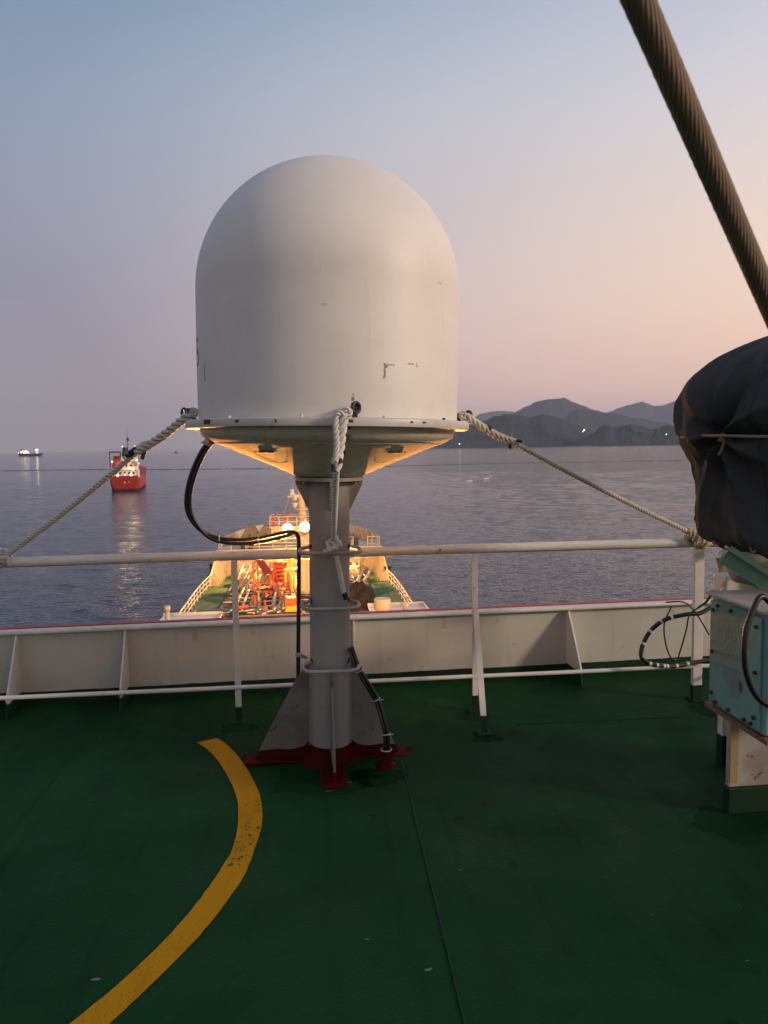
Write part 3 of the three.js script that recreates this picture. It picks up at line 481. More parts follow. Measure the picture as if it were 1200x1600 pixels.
/* ================= near things on the top deck ================= */
{ // bulwark
  const t = thing('bulwark', 'low cream steel bulwark with red outer rim across the front of the deck', 'bulwark', V(0, 0, -5.2), 0.03);
  const x0 = -7.1, x1 = 7.7, T = 0.47;
  const bx = [-6.1, -4.4, -1.9, -1.22, 0.29, 1.82, 3.3, 5.0];
  const cuts = [x0, -4.4, -1.22, 0.29, 1.82, 3.3, x1];
  for (let i = 1; i < cuts.length; i++) mesh('bulwark_plate', [box(cuts[i] - cuts[i - 1] - 0.002, T - 0.075, 0.012, (cuts[i] + cuts[i - 1]) / 2, 0.075 + (T - 0.075) / 2, 0)], M.plate, t);
  { // green painted foot with a ragged upper edge
    const pts = [[x0, 0.0]], r = rng(12); for (let x = x1; x > x0; x -= 0.05) pts.splice(1, 0, [x, 0.076 + 0.012 * (fbm(x * 4 + 60, 1, 512, 3, 8) - 0.4) + (r() > 0.94 ? 0.012 * r() : 0)]);
    pts.splice(1, 0); const s = new THREE.Shape(); s.moveTo(x0, 0); s.lineTo(x1, 0); for (const p of pts.slice(1).reverse()) s.lineTo(p[0], p[1]); s.lineTo(x0, 0.07);
    mesh('painted_foot', [new THREE.ExtrudeGeometry(s, { depth: 0.0165, bevelEnabled: false }).translate(0, 0, -0.0065)], M.kick, t);
  }
  mesh('cap_rail', [rbox(x1 - x0, 0.028, 0.075, 0.012, (x0 + x1) / 2, T + 0.012, 0.01)], M.white, t);
  mesh('red_rim', [box(x1 - x0, 0.02, 0.05, (x0 + x1) / 2, T + 0.019, -0.054)], M.redTrim, t);
  for (const x of bx) {
    const small = x > 0.2 && x < 0.4, q = small ? 0.07 : 0.29;
    mesh('bracket', [prism([[-0.006, 0.085], [q - 0.025, 0.085], [q - 0.01, 0.11], [0.045, T - 0.004], [-0.006, T - 0.004]].map(([a, b]) => [-a, b]), 0.011).rotateY(Math.PI / 2).translate(x, 0, 0)], M.white, t);
    mesh('bracket_foot', [prism([[-0.008, 0], [q + 0.012, 0], [q - 0.02, 0.085], [-0.008, 0.085]].map(([a, b]) => [-a, b]), 0.013).rotateY(Math.PI / 2).translate(x - 0.001, 0, 0)], M.kick, t);
  }
}
{ // railing
  const Z = -4.58, t = thing('guard_rail', 'white pipe guard rail with flat posts between radome and bulwark', 'railing', V(0, 0, Z));
  const yT = 1.017, yL = 0.22, x0 = -6.6, x1 = 2.52;
  const sag = (y, s) => { const p = []; for (let i = 0; i <= 24; i++) { const x = x0 + (x1 - x0) * i / 24; p.push(V(x, y + 0.006 * (fbm(x * 1.3 + 30, s, 256, 2, s) - 0.5), 0.004 * Math.sin(x * 2 + s))); } return p; };
  mesh('top_rail', [tube(sag(yT, 1), 0.0295, 160, 16), tube([V(2.52, yT, 0), V(2.62, yT, 0.02), V(2.66, yT, 0.1), V(2.66, yT, 0.8), V(2.66, yT, 3.4)], 0.032, 60, 16)], M.white, t);
  mesh('lower_rail', [tube(sag(yL, 2), 0.013, 160, 10), tube([V(2.52, yL, 0), V(2.62, yL, 0.02), V(2.66, yL, 0.1), V(2.66, yL, 0.8), V(2.66, yL, 3.4)], 0.013, 40, 10)], M.white, t);
  for (const [x, w, d] of [[-5.0, 0.042, 0.012], [-3.4, 0.042, 0.012], [-1.95, 0.042, 0.012], [-0.44, 0.036, 0.014], [1.008, 0.036, 0.014], [2.445, 0.062, 0.03]]) {
    mesh('post', [rbox(w, yT - 0.13, d, 0.003, x, 0.1 + (yT - 0.13) / 2, 0)], M.white, t);
    mesh('post_foot', [rbox(w + 0.003, 0.1, d + 0.003, 0.003, x, 0.05, 0), rbox(0.09, 0.012, 0.08, 0.003, x, 0.006, 0)], M.kick, t);
  }
  const a = V(1.012, 0.62, 0.02), b = V(0.978, 0.0, 0.38), m = a.clone().lerp(b, 0.86);
  mesh('brace', [bar(a, m, 0.034, 0.012)], M.white, t);
  mesh('brace_foot', [bar(m, b, 0.037, 0.015), rbox(0.08, 0.012, 0.09, 0.003, b.x, 0.006, b.z)], M.kick, t);
  mesh('return_post', [rbox(0.03, yT - 0.13, 0.04, 0.003, 2.66, 0.1 + (yT - 0.13) / 2, 1.4), rbox(0.03, yT - 0.13, 0.04, 0.003, 2.66, 0.1 + (yT - 0.13) / 2, 2.9)], M.white, t);
  mesh('weld_lug', [new THREE.SphereGeometry(0.009, 10, 8).scale(1, 0.8, 1).translate(0.79, yT + 0.004, 0.031)], mat(C(0.16, 0.08, 0.05), 0.7), t);
}
/* --- radome --- */
const RX = 0.104, RZ = -4.0, LEAN = -0.016;
{
  const t = thing('radome_pedestal', 'grey steel column with flared gussets and red foot carrying the radome', 'pedestal', V(RX - 0.012, 0, RZ)); t.rotation.z = LEAN;
  mesh('column', [cyl(V(0, 0.012, 0), V(0, 1.478, 0), 0.1055, 0.1055, 48)], M.grey, t);
  mesh('top_plate', [cyl(V(0, 1.478, 0), V(0, 1.496, 0), 0.18, 0.18, 40)], M.grey, t);
  for (const a of [0, Math.PI / 2, Math.PI, -Math.PI / 2]) mesh('top_gusset', [prism([[0.1, 1.478], [0.174, 1.478], [0.172, 1.455], [0.108, 1.325], [0.1, 1.325]], 0.01).translate(0, 0, -0.005).rotateY(a + 0.02)], M.grey, t);
  const fin = [[0.1, 0.055], [0.40, 0.055], [0.385, 0.085], [0.2, 0.41], [0.135, 0.5], [0.1, 0.515]], fr = [[0.1, 0.006], [0.425, 0.006], [0.405, 0.052], [0.3, 0.06], [0.22, 0.052], [0.15, 0.066], [0.1, 0.1]];
  for (const a of [0, Math.PI / 2, Math.PI, -Math.PI / 2]) {
    const k = a === 0 ? 0.82 : a === -Math.PI / 2 ? 0.78 : 0.92;
    mesh('base_fin', [prism(fin.map(([x, y]) => [0.1 + (x - 0.1) * k, y]), 0.012).translate(0, 0, -0.006).rotateY(a + 0.03)], M.greyWorn, t);
    for (const e of [-1, 1]) mesh('weld_bead', [tube(Array.from({ length: 14 }, (_, i) => V(0.107, 0.07 + i * 0.033, e * 0.008 + 0.0015 * ((i * 7) % 3 - 1))), 0.0045, 50, 6).rotateY(a + 0.03)], M.grey, t);
    mesh('red_fin_foot', [prism(fr.map(([x, y]) => [0.1 + (x - 0.1) * k, y]), 0.018).translate(0, 0, -0.009).rotateY(a + 0.03)], M.red, t);
    const s = rbox(0.40 * k, 0.012, 0.13, 0.005, 0.085 + 0.2 * k, 0.0065, 0); mesh('foot_plate', [s.rotateY(a + 0.03)], M.red, t);
  }
  mesh('red_collar', [lathe([[0.11, 0.085], [0.1085, 0.07], [0.112, 0.02], [0.16, 0.013], [0.17, 0.0]], 40)], M.red, t);
  const nr = rng(3), nick = [[0.1062, 0.05]];
  for (const [y, w] of [[1.128, 0.15], [0.846, 0.142], [0.525, 0.14]]) { // cable hoops welded to the column
    const d = 0.18, pts = [V(-0.095, y + 0.008, 0.03), V(-w + 0.03, y + 0.006, 0.05), V(-w, y, 0.075), V(-w + 0.005, y - 0.004, d - 0.02), V(-w + 0.03, y - 0.006, d), V(0, y - 0.006, d + 0.003), V(w - 0.03, y - 0.006, d), V(w - 0.005, y - 0.004, d - 0.02), V(w, y, 0.075), V(w - 0.03, y + 0.006, 0.05), V(0.095, y + 0.008, 0.03)];
    const h = mesh('cable_hoop', [new THREE.TubeGeometry(new THREE.CatmullRomCurve3(pts, false, 'centripetal'), 80, 0.0105, 8)], M.grey, t);
    mesh('weld_blob', [new THREE.SphereGeometry(0.014, 10, 8).scale(1, 0.9, 1).translate(-0.095, y + 0.012, 0.04), new THREE.SphereGeometry(0.014, 10, 8).translate(0.095, y + 0.012, 0.04)], M.shackle, h);
  }
  for (const x of [-0.13, 0.13]) mesh('plate_bolt', [cyl(V(x, 1.462, 0.06), V(x, 1.478, 0.06), 0.012, 0.012, 6)], M.steel, t);
}
const radomeTop = new THREE.Matrix4();
{
  const base = V(RX - 0.012 + 1.5 * Math.sin(-LEAN), 1.5 * Math.cos(LEAN), RZ);
  const t = thing('satellite_radome', 'large white domed satellite antenna radome on a grey column', 'radome', base); t.rotation.z = -0.02;
  const W = 2048, H = 1024, r = rng(55);
  const streak = []; for (let i = 0; i < 60; i++) streak.push([r(), 0.05 + 0.5 * r(), 0.02 + 0.25 * r(), 0.0006 + 0.0012 * r(), 0.25 * r()]);
  const tDome = dataTex(W, H, (u, v) => {
    const a = fbm(u * 10, v * 6, 10, 5, 601), f = vnoise(u * 400, v * 200, 400, 611), b = fbm(u * 30, v * 4, 30, 4, 621), sp = vnoise(u * 260 + 7, v * 130, 260, 631);
    let k = 0.95 + 0.15 * (a - 0.5) - 0.05 * sst(0.5, 0.8, b) * sst(0.7, 0.1, v) + 0.03 * (f - 0.5);
    const grime = sst(0.22, 0.0, v) * 0.05; k -= grime; if (sp > 0.992) k *= 0.86;
    for (const s of streak) { const d = Math.abs(u - s[0]); if (d < s[3] && v > s[1] && v < s[1] + s[2]) k *= 1 - 0.05 * s[4] * 4; }
    return [k, k * (0.99 + 0.01 * a), k * (0.965 + 0.02 * a)];
  });
  tDome.repeat.set(1, 1); tDome.wrapT = THREE.ClampToEdgeWrapping;
  // scuffs and remains of lettering go into the paint itself
  { const d = tDome.image.data, put = (u, v, w, h, c, soft = 0) => { const rr = rng(Math.round(u * 9e4 + v * 7e3)); for (let y = Math.floor((v) * H); y < (v + h) * H; y++) for (let x = Math.floor(u * W); x < (u + w) * W; x++) { if (rr() < soft) continue; const k = (y * W + ((x % W) + W) % W) * 4; for (let i = 0; i < 3; i++) d[k + i] = Math.round(c[i] * 255); } };
    tDome.userData = { put };
  }
  const prof = [[0.650, 0.272], [0.655, 0.30], [0.659, 0.5], [0.660, 0.7], [0.660, 0.86]]; for (let i = 0; i <= 40; i++) { const a = i / 40 * Math.PI / 2; prof.push([Math.max(0.0001, 0.66 * Math.cos(a)), 0.92 + 0.645 * Math.sin(a)]); }
  const g = new THREE.LatheGeometry(prof.map((p) => new THREE.Vector2(p[0], p[1])), 128);
  { const p = g.attributes.position, uv = g.attributes.uv; for (let i = 0; i < p.count; i++) uv.setY(i, (p.getY(i) - 0.272) / 1.3); }
  // lathe u: 0.5 is toward -z; +z (the viewer) is u = 0; map angle from the viewer, right positive, to u
  const U = (deg) => (((deg) / 360) % 1 + 1) % 1, Vv = (y) => (y - 0.272) / 1.3, put = tDome.userData.put, mm = 1 / (2 * Math.PI * 0.66), vm = 1 / 1.3;
  const brown = [0.22, 0.11, 0.06], dark = [0.05, 0.05, 0.055];
  const mark = (px, py, w, h, c, s) => { const q = at(px, py, RZ + 0.5), x = q.x - base.x, deg = Math.asin(Math.max(-0.985, Math.min(0.985, (px - 514) / 204))) * 180 / Math.PI; const z = Math.cos(deg * Math.PI / 180) * 0.66, yy = at(px, py, RZ + z).y - base.y; put(U(deg), Vv(yy), w * mm, h * vm, c, s); };
  mark(582.5, 588, 0.007, 0.062, brown, 0.2); mark(585, 573, 0.009, 0.014, brown, 0.2); mark(588, 569, 0.034, 0.005, brown, 0.3); mark(581, 590, 0.012, 0.014, [0.25, 0.14, 0.09], 0.4);
  mark(618, 567, 0.03, 0.006, brown, 0.45); mark(630, 571, 0.004, 0.02, brown, 0.3); mark(612, 567, 0.06, 0.002, [0.4, 0.35, 0.3], 0.5);
  mark(538, 626, 0.012, 0.018, [0.2, 0.16, 0.13], 0.2); mark(539, 618, 0.006, 0.012, [0.3, 0.25, 0.2], 0.3);
  mark(498, 477, 0.024, 0.008, [0.42, 0.39, 0.36], 0.5); mark(331, 600, 0.012, 0.08, [0.12, 0.11, 0.1], 0.3); mark(334, 578, 0.008, 0.02, [0.3, 0.28, 0.26], 0.4);
  mark(361, 545, 0.012, 0.24, [0.985, 0.98, 0.96], 0.35); mark(344, 520, 0.012, 0.1, [0.3, 0.3, 0.3], 0.985); mark(665, 440, 0.03, 0.01, [0.5, 0.46, 0.42], 0.6); mark(715, 600, 0.01, 0.05, [0.4, 0.36, 0.32], 0.5);
  // black letter S at the port edge, mostly round the side
  { const cx = U(-76), cy = Vv(at(310, 563, RZ).y - base.y); for (let i = 0; i < 90; i++) { const a = i / 89, th = a < 0.5 ? (0.15 + a * 2 * 0.75) * 6.283 : (0.9 - (a - 0.5) * 2 * 0.75 + 0.5) * 6.283; const ex = Math.cos(th + 0) * 0.035, ey = (a < 0.5 ? 0.03 : -0.03) + Math.sin(th) * 0.03; put(cx + ex * mm, cy + ey * vm, 0.014 * mm, 0.014 * vm, dark, 0.08); } }
  tDome.needsUpdate = true;
  const domeMat = mat(C(0.8, 0.755, 0.71), 0.5, { map: tDome });
  const dm = new THREE.Mesh(g, domeMat); dm.name = 'dome'; dm.castShadow = dm.receiveShadow = true; t.add(dm);
  const fl = mesh('flange_ring', [lathe([[0.6, 0.236], [0.712, 0.236], [0.718, 0.241], [0.718, 0.27], [0.712, 0.276], [0.64, 0.277]], 128)], mat(C(0.6, 0.58, 0.545), 0.4, { map: tPaint }), t);
  mesh('base_cone', [lathe([[0.17, 0.0], [0.178, 0.004], [0.30, 0.058], [0.52, 0.146], [0.60, 0.176], [0.637, 0.198], [0.648, 0.222], [0.648, 0.238]], 128)], mat(C(0.76, 0.7, 0.57), 0.34, { map: tPaint, roughnessMap: tRough }), t);
  mesh('cone_seam', [new THREE.TorusGeometry(0.575, 0.0025, 6, 120).rotateX(Math.PI / 2).translate(0, 0.166, 0)], M.plate, t);
  for (let i = 0; i < 12; i++) { const a = (i + 0.62) / 12 * 6.283, x = 0.69 * Math.sin(a), z = 0.69 * Math.cos(a); mesh('flange_bolt', [cyl(V(x, 0.2765, z), V(x, 0.286, z), 0.008, 0.008, 6)], i % 4 === 1 ? M.shackle : M.white, t); }
  // access hatches, tucked on the lower cone
  for (const a of [-0.78, 0.78, 2.4, -2.4]) { const q = new THREE.CircleGeometry(0.075, 28).scale(1.25, 1, 1), e = new THREE.Group(); const hg = new THREE.CylinderGeometry(0.072, 0.076, 0.008, 28).scale(1.3, 1, 1); hg.rotateX(-0.44 + Math.PI).translate(0, 0.098, 0.3975).rotateY(a); mesh('access_hatch', [new THREE.TorusGeometry(0.072, 0.0008, 6, 40).scale(1.3, 1, 1).rotateX(Math.PI / 2 - 0.38).translate(0, 0.1, 0.405).rotateY(a)], M.plate, t); const hd = rbox(0.085, 0.008, 0.014, 0.003, 0, 0.128, 0.474, 0, 0.40).rotateY(a + (a > 0 ? -0.09 : 0.09)); mesh('hatch_handle', [hd], M.shackle, t); }
  // dark chips on the flange and brackets under it
  const chip = [[-0.9, 0.05, 0.022], [-0.62, 0.018, 0.012], [-0.35, 0.008, 0.012], [0.6, 0.02, 0.008], [0.5, 0.015, 0.008], [0.1, 0.02, 0.012]];
  for (const [a, w, h] of chip) mesh('paint_scar', [box(w, h, 0.002, 0, 0.26, 0.7185).rotateY(a)], mat(C(0.09, 0.025, 0.02), 0.7), t);
  // lashing lugs with shackles: left, centre, right
  for (const a of [-1.5, 0.13, 1.53]) {
    const lug = mesh('lashing_lug', [rbox(0.03, 0.055, 0.022, 0.006, 0, 0.302, 0.678).rotateY(a), rbox(0.034, 0.03, 0.026, 0.006, 0, 0.325, 0.70).rotateY(a)], M.shackle, t);
    mesh('shackle', [new THREE.TorusGeometry(0.022, 0.007, 8, 20).rotateY(0.6).translate(0, 0.316, 0.725).rotateY(a)], M.shackle, lug);
  }
  for (const [y, z, w] of [[0.236, 0.653, 0.02], [0.19, 0.64, 0.022], [0.12, 0.472, 0.026]]) mesh('cable_clip', [rbox(w, 0.022, 0.02, 0.003, 0, y, z).rotateY(0.1)], M.shackle, t);
  // cable gland
  const gd = at(330, 690, RZ).sub(base); mesh('cable_gland', [cyl(V(gd.x + 0.012, 0.205, 0.12), V(gd.x - 0.008, 0.16, 0.12), 0.022, 0.022, 16), cyl(V(gd.x - 0.008, 0.168, 0.12), V(gd.x - 0.012, 0.157, 0.12), 0.028, 0.028, 16)], M.steel, t);
}
/* --- black cables --- */
{
  const Z = RZ + 0.12, loop = [[330, 690], [318, 705], [305, 732], [296, 762], [294, 792], [303, 815], [322, 835], [350, 844.5], [385, 846], [420, 841], [448, 834], [460, 832], [466, 840], [467, 860], [467, 900], [466.5, 960], [466, 1020], [466, 1064], [466, 1090]];
  const pts = loop.map(([x, y], i) => at(x, y, Z - 0.008 * i + (i > 10 ? -0.03 : 0)));
  pts[pts.length - 1].y = Math.max(0.01, pts[pts.length - 1].y);
  const t = thing('antenna_cable', 'double black cable looping from the radome down beside the column', 'cable', V(pts[0].x, 0, pts[0].z));
  const off = (d, e) => pts.map((p, i) => p.clone().sub(t.position).add(i > 10 ? V(d * 0.12, 0, e + (d > 0 ? 0 : -0.012)) : V(-d * (i > 6 ? 0.2 : 0.8), d * (i > 5 ? 0.9 : 0.2), e)));
  mesh('cable_run', [tube(off(0.011, 0), 0.0098, 260, 10)], M.black, t);
  mesh('cable_run', [tube(off(-0.011, 0.004), 0.0098, 260, 10)], M.black, t);
  for (const [px, py] of [[343, 843], [404, 843]]) { const p = at(px, py, Z - 0.06).sub(t.position); mesh('cable_tie', [new THREE.TorusGeometry(0.019, 0.0025, 6, 20).rotateY(Math.PI / 2).translate(p.x, p.y + 0.002, p.z)], M.tie, t); }
  const p = at(467, 1023, Z - 0.15).sub(t.position); mesh('pipe_clamp', [rbox(0.036, 0.02, 0.036, 0.004, p.x, p.y, p.z), bar(p.clone(), p.clone().add(V(0.045, -0.02, 0)), 0.012, 0.016)], M.grey, t);
}
{
  const Z = RZ + 0.07, pts = [[548, 1012], [556, 1036], [572, 1066], [590, 1098], [600, 1130], [604, 1152], [604.5, 1170]].map(([x, y], i) => at(x, y, Z + [0, 0.03, 0.05, 0.07, 0.09, 0.1, 0.1][i]));
  const foot = atY(604, 1197, 0), last = pts[pts.length - 1]; last.x = foot.x; last.z = foot.z; last.y = 0.07; pts[5].z = foot.z; pts[4].z = foot.z - 0.015; pts[3].z = foot.z - 0.05;
  const t = thing('cable_bundle', 'black cable bundle with white ties running into the red deck gland', 'cable bundle', V(foot.x, 0, foot.z)), q = pts.map((p) => p.clone().sub(t.position));
  for (const [dx, dz] of [[-0.008, 0], [0.008, 0.002], [0, -0.012]]) mesh('cable_run', [tube(q.map((p) => p.clone().add(V(dx, dx * 0.4, dz))), 0.0092, 90, 10)], M.black, t);
  const cv = curve(q);
  for (const k of [0.22, 0.52, 0.83]) { const p = cv.getPointAt(k), d = cv.getTangentAt(k), g = new THREE.TorusGeometry(0.0195, 0.003, 6, 22); g.applyQuaternion(new THREE.Quaternion().setFromUnitVectors(V(0, 0, 1), d)); mesh('cable_tie', [g.translate(p.x, p.y, p.z), bar(p.clone().add(V(0.012, 0, 0.015)), p.clone().add(V(0.035, 0.006, 0.02)), 0.004, 0.003)], M.tie, t); }
  const gt = thing('deck_gland', 'short red painted deck pipe the black cable bundle enters', 'deck gland', V(foot.x, 0, foot.z));
  mesh('gland_pipe', [lathe([[0.01, 0.092], [0.024, 0.092], [0.026, 0.088], [0.026, 0.03], [0.034, 0.016], [0.046, 0.008], [0.05, 0.0]], 30)], M.red, gt);
  mesh('gland_band', [new THREE.TorusGeometry(0.027, 0.003, 6, 26).rotateX(Math.PI / 2).translate(0, 0.088, 0)], M.tie, gt);
}
/* --- ropes: three laid strands --- */
function laid(pts, R, pitch, strands = 3, jitter = 0, seed = 1) {
  const cv = curve(pts), len = cv.getLength(), n = Math.max(24, Math.ceil(len / pitch * 14)), fr = cv.computeFrenetFrames(n), P = [], out = [], r = rng(seed);
  const c0 = cv.getSpacedPoints(n);
  for (let s = 0; s < strands; s++) {
    const q = [];
    for (let i = 0; i <= n; i++) { const a = i / n * len / pitch * 2 * Math.PI + s * 2 * Math.PI / strands, k = R * (strands > 6 ? 0.86 : strands > 3 ? 0.62 : 0.6) * (1 + jitter * (r() - 0.5)); q.push(c0[i].clone().addScaledVector(fr.normals[i], Math.cos(a) * k).addScaledVector(fr.binormals[i], Math.sin(a) * k)); }
    out.push(new THREE.TubeGeometry(new THREE.CatmullRomCurve3(q), n, R * (strands > 6 ? 0.24 : strands > 3 ? 0.44 : 0.47), 7, false));
  }
  return out;
}
function knot(c, axis, R, r, turns, seed, spread) { // turns of rope heaped round an axis
  const k = rng(seed), out = [], q = new THREE.Quaternion().setFromUnitVectors(V(0, 0, 1), axis.clone().normalize());
  for (let i = 0; i < turns; i++) {
    const pts = [], t0 = k() * 6.28, tx = (k() - 0.5) * 1.1, ty = (k() - 0.5) * 1.1, off = (i / Math.max(1, turns - 1) - 0.5) * spread, rr = R * (0.85 + 0.3 * k());
    for (let j = 0; j <= 16; j++) { const a = t0 + j / 16 * 5.9; pts.push(V(Math.cos(a) * rr, Math.sin(a) * rr, off + 0.5 * spread * (tx * Math.cos(a) + ty * Math.sin(a)) * 0.5).applyQuaternion(q).add(c)); }
    out.push(...laid(pts, r, r * 5, 3, 0, seed + i));
  }
  return out;
}
function frays(c, n, L, r, seed) { const k = rng(seed), o = []; for (let i = 0; i < n; i++) { const d = V(k() - 0.5, k() - 0.6, k() - 0.5).normalize(), e = c.clone().addScaledVector(d, L * (0.4 + k())); o.push(tube([c.clone().addScaledVector(d, 0.01), c.clone().lerp(e, 0.6).add(V(0, 0.004, 0)), e], r, 6, 4)); } return o; }
function ropeThing(name, label, m, lug, mid, end, R, seed, o = {}) {
  const t = thing(name, label, 'rope', lug), L = (p) => p.clone().sub(lug), dir = end.clone().sub(mid).normalize();
  const a = V(0, 0, 0), b = L(mid);
  const path = (k) => { const p = []; for (let i = 0; i <= 6; i++) { const s = i / 6; p.push(a.clone().lerp(b, s).add(V(0, -0.012 * Math.sin(Math.PI * s), 0))); } return p; };
  mesh('splice', [...laid(path(), R * 1.75, R * 9, 3, 0.12, seed), ...laid([V(0, 0, 0), V(0.012, 0.016, 0.004), V(0.026, 0.006, 0), V(0.02, -0.012, 0), V(0.002, -0.006, 0)].map((p) => V(p.x * (b.x > 0 ? -1 : 1), p.y, p.z)), R, R * 5, 3, 0, seed + 1)], m, t);
  const sg = o.sag ?? 0.02, e = L(end), lp = []; for (let i = 0; i <= 10; i++) { const s = i / 10; lp.push(b.clone().lerp(e, s).add(V(0, -sg * 4 * s * (1 - s), 0))); }
  mesh('line', laid(lp, R * 1.2, R * 6.2, 3, 0, seed + 2), m, t);
  return { t, L, b, e };
}
{ // left
  const lug = at(298, 645, RZ + 0.08), mid = at(214, 706, RZ - 0.1), end = at(6, 870, -4.56);
  const { t, L, b } = ropeThing('lashing_rope', 'cream rope from the left radome lug down to the far left rail', M.rope, lug, mid, end, 0.0125, 701, { sag: 0.015 });
  for (const [p, q] of [[[213, 700], [201, 708]], [[214, 706], [196, 713]], [[226, 705], [222, 718]]]) { const A = L(at(...p, RZ - 0.1)), B = L(at(...q, RZ - 0.09)); mesh('strand_end', [cyl(A.clone().lerp(B, -1.2), A, 0.010, 0.010, 8)], M.rope, t); mesh('end_tape', [cyl(A, B, 0.0105, 0.0105, 10)], M.tape, t); }
  mesh('knot', [...knot(L(at(4, 874, -4.58)), V(1, 0, 0), 0.042, 0.0105, 4, 711, 0.07), ...knot(L(at(2, 868, -4.54)), V(0.5, 0.7, 0.5), 0.03, 0.011, 2, 712, 0.03)], M.ropeWhite, t);
}
{ // right
  const lug = at(728, 650, RZ + 0.08), mid = at(803, 692, RZ - 0.08), end = at(1082, 834, -4.56);
  const { t, L } = ropeThing('lashing_rope', 'cream rope from the right radome lug to the knot under the dark cover', M.rope, lug, mid, end, 0.0118, 721, { sag: 0.012 });
  for (const [p, q] of [[[806, 688], [815, 690]], [[796, 692], [797, 701]]]) { const A = L(at(...p, RZ - 0.06)), B = L(at(...q, RZ - 0.06)); mesh('strand_end', [cyl(A.clone().lerp(B, -1), A, 0.010, 0.010, 8)], M.rope, t); mesh('end_tape', [cyl(A, B, 0.009, 0.009, 10)], M.tape, t); }
  const mid2 = at(760, 668, RZ); mesh('end_tape', [cyl(L(mid2), L(mid2).add(V(0.018, -0.015, 0.0)), 0.021, 0.021, 10).translate(0, 0.004, 0.012)], M.tape, t);
  mesh('fray', frays(L(at(800, 690, RZ - 0.06)), 14, 0.035, 0.0022, 733), M.rope, t);
  const kc = L(at(1082, 838, -4.55));
  mesh('knot', [...knot(kc, V(1, -0.5, 0.2), 0.034, 0.0105, 3, 731, 0.06), ...knot(kc.clone().add(V(0.045, -0.03, 0)), V(1, -0.3, 0), 0.04, 0.0105, 3, 732, 0.06), ...laid([kc.clone().add(V(0.03, -0.05, 0.02)), kc.clone().add(V(0.07, -0.055, 0.03)), kc.clone().add(V(0.12, -0.05, 0.0)), kc.clone().add(V(0.14, -0.02, -0.03))], 0.011, 0.06)], M.ropeTan, t);
  mesh('fray', frays(kc, 26, 0.06, 0.0022, 734), M.ropeTan, t);
}
{ // centre
  const zf = RZ + 0.755, lug = at(537, 646, zf), mid = at(525, 735, zf - 0.02), end = at(521, 842, RZ + 0.19);
  const { t, L } = ropeThing('lashing_rope', 'white rope hanging from the front radome lug down to the column hoop', M.ropeWhite, lug, mid, end, 0.0125, 741, { sag: -0.004 });
  mesh('splice', laid([[540, 648], [528, 646], [524, 660], [526, 690], [524, 722]].map(([x, y]) => L(at(x, y, zf + 0.01))), 0.0135, 0.07, 3, 0.2, 743), M.ropeWhite, t);
  for (const [p, q] of [[[521, 725], [520.5, 736]], [[531, 716], [532, 724]]]) { const A = L(at(...p, zf)), B = L(at(...q, zf)); mesh('strand_end', [cyl(A.clone().lerp(B, -1), A, 0.009, 0.009, 8)], M.ropeWhite, t); mesh('end_tape', [cyl(A, B, 0.0095, 0.0095, 10)], M.tape, t); }
  const kc = L(at(521, 851, RZ + 0.17));
  mesh('knot', [...knot(kc, V(0.9, 0.5, 0), 0.026, 0.011, 3, 751, 0.05), ...knot(kc.clone().add(V(0.006, 0.012, 0.006)), V(-0.5, 0.9, 0.2), 0.024, 0.011, 2, 752, 0.03), ...laid([kc.clone().add(V(0.03, 0.012, 0)), kc.clone().add(V(0, -0.012, 0.035)), kc.clone().add(V(-0.045, -0.03, 0.01)), kc.clone().add(V(-0.02, -0.035, -0.02))], 0.0105, 0.055)], M.ropeWhite, t);
  const tail = [[521, 856], [526, 872], [531, 895], [536, 922], [537.5, 927]].map(([x, y]) => L(at(x, y, RZ + 0.17 - (y - 856) * 0.0005)));
  mesh('tail', laid(tail, 0.0135, 0.062, 3, 0, 753), M.ropeWhite, t);
  const A = L(at(537.5, 926, RZ + 0.14)), B = L(at(541, 936, RZ + 0.135)); mesh('end_tape', [cyl(A, B, 0.0145, 0.0145, 12)], M.tape, t);
}
/* --- near wire stay, top right --- */
{
  const p0 = V(0.285, 2.018, -0.651), d = V(0.227, -0.173, -0.197), P = (k) => p0.clone().addScaledVector(d, k);
  const pts = []; for (let i = 0; i <= 16; i++) pts.push(P(-4 + i));
  const t = thing('stay_wire', 'thick dark brown wire stay crossing the upper right corner close by', 'stay wire', pts[16].clone());
  const q = pts.map((p) => p.clone().sub(t.position));
  mesh('wire_rope', [...laid(q, 0.0120, 0.22, 18, 0, 761), tube(q, 0.0118, 60, 20)], M.wire, t);
  const e = q[16]; mesh('deck_eye', [cyl(e.clone().add(V(0, -0.08, 0)), e, 0.02, 0.02, 10), rbox(0.14, 0.016, 0.14, 0.004, 0, e.y - 0.0 - pts[16].y + 0.01, 0)], M.shackle, t);
}
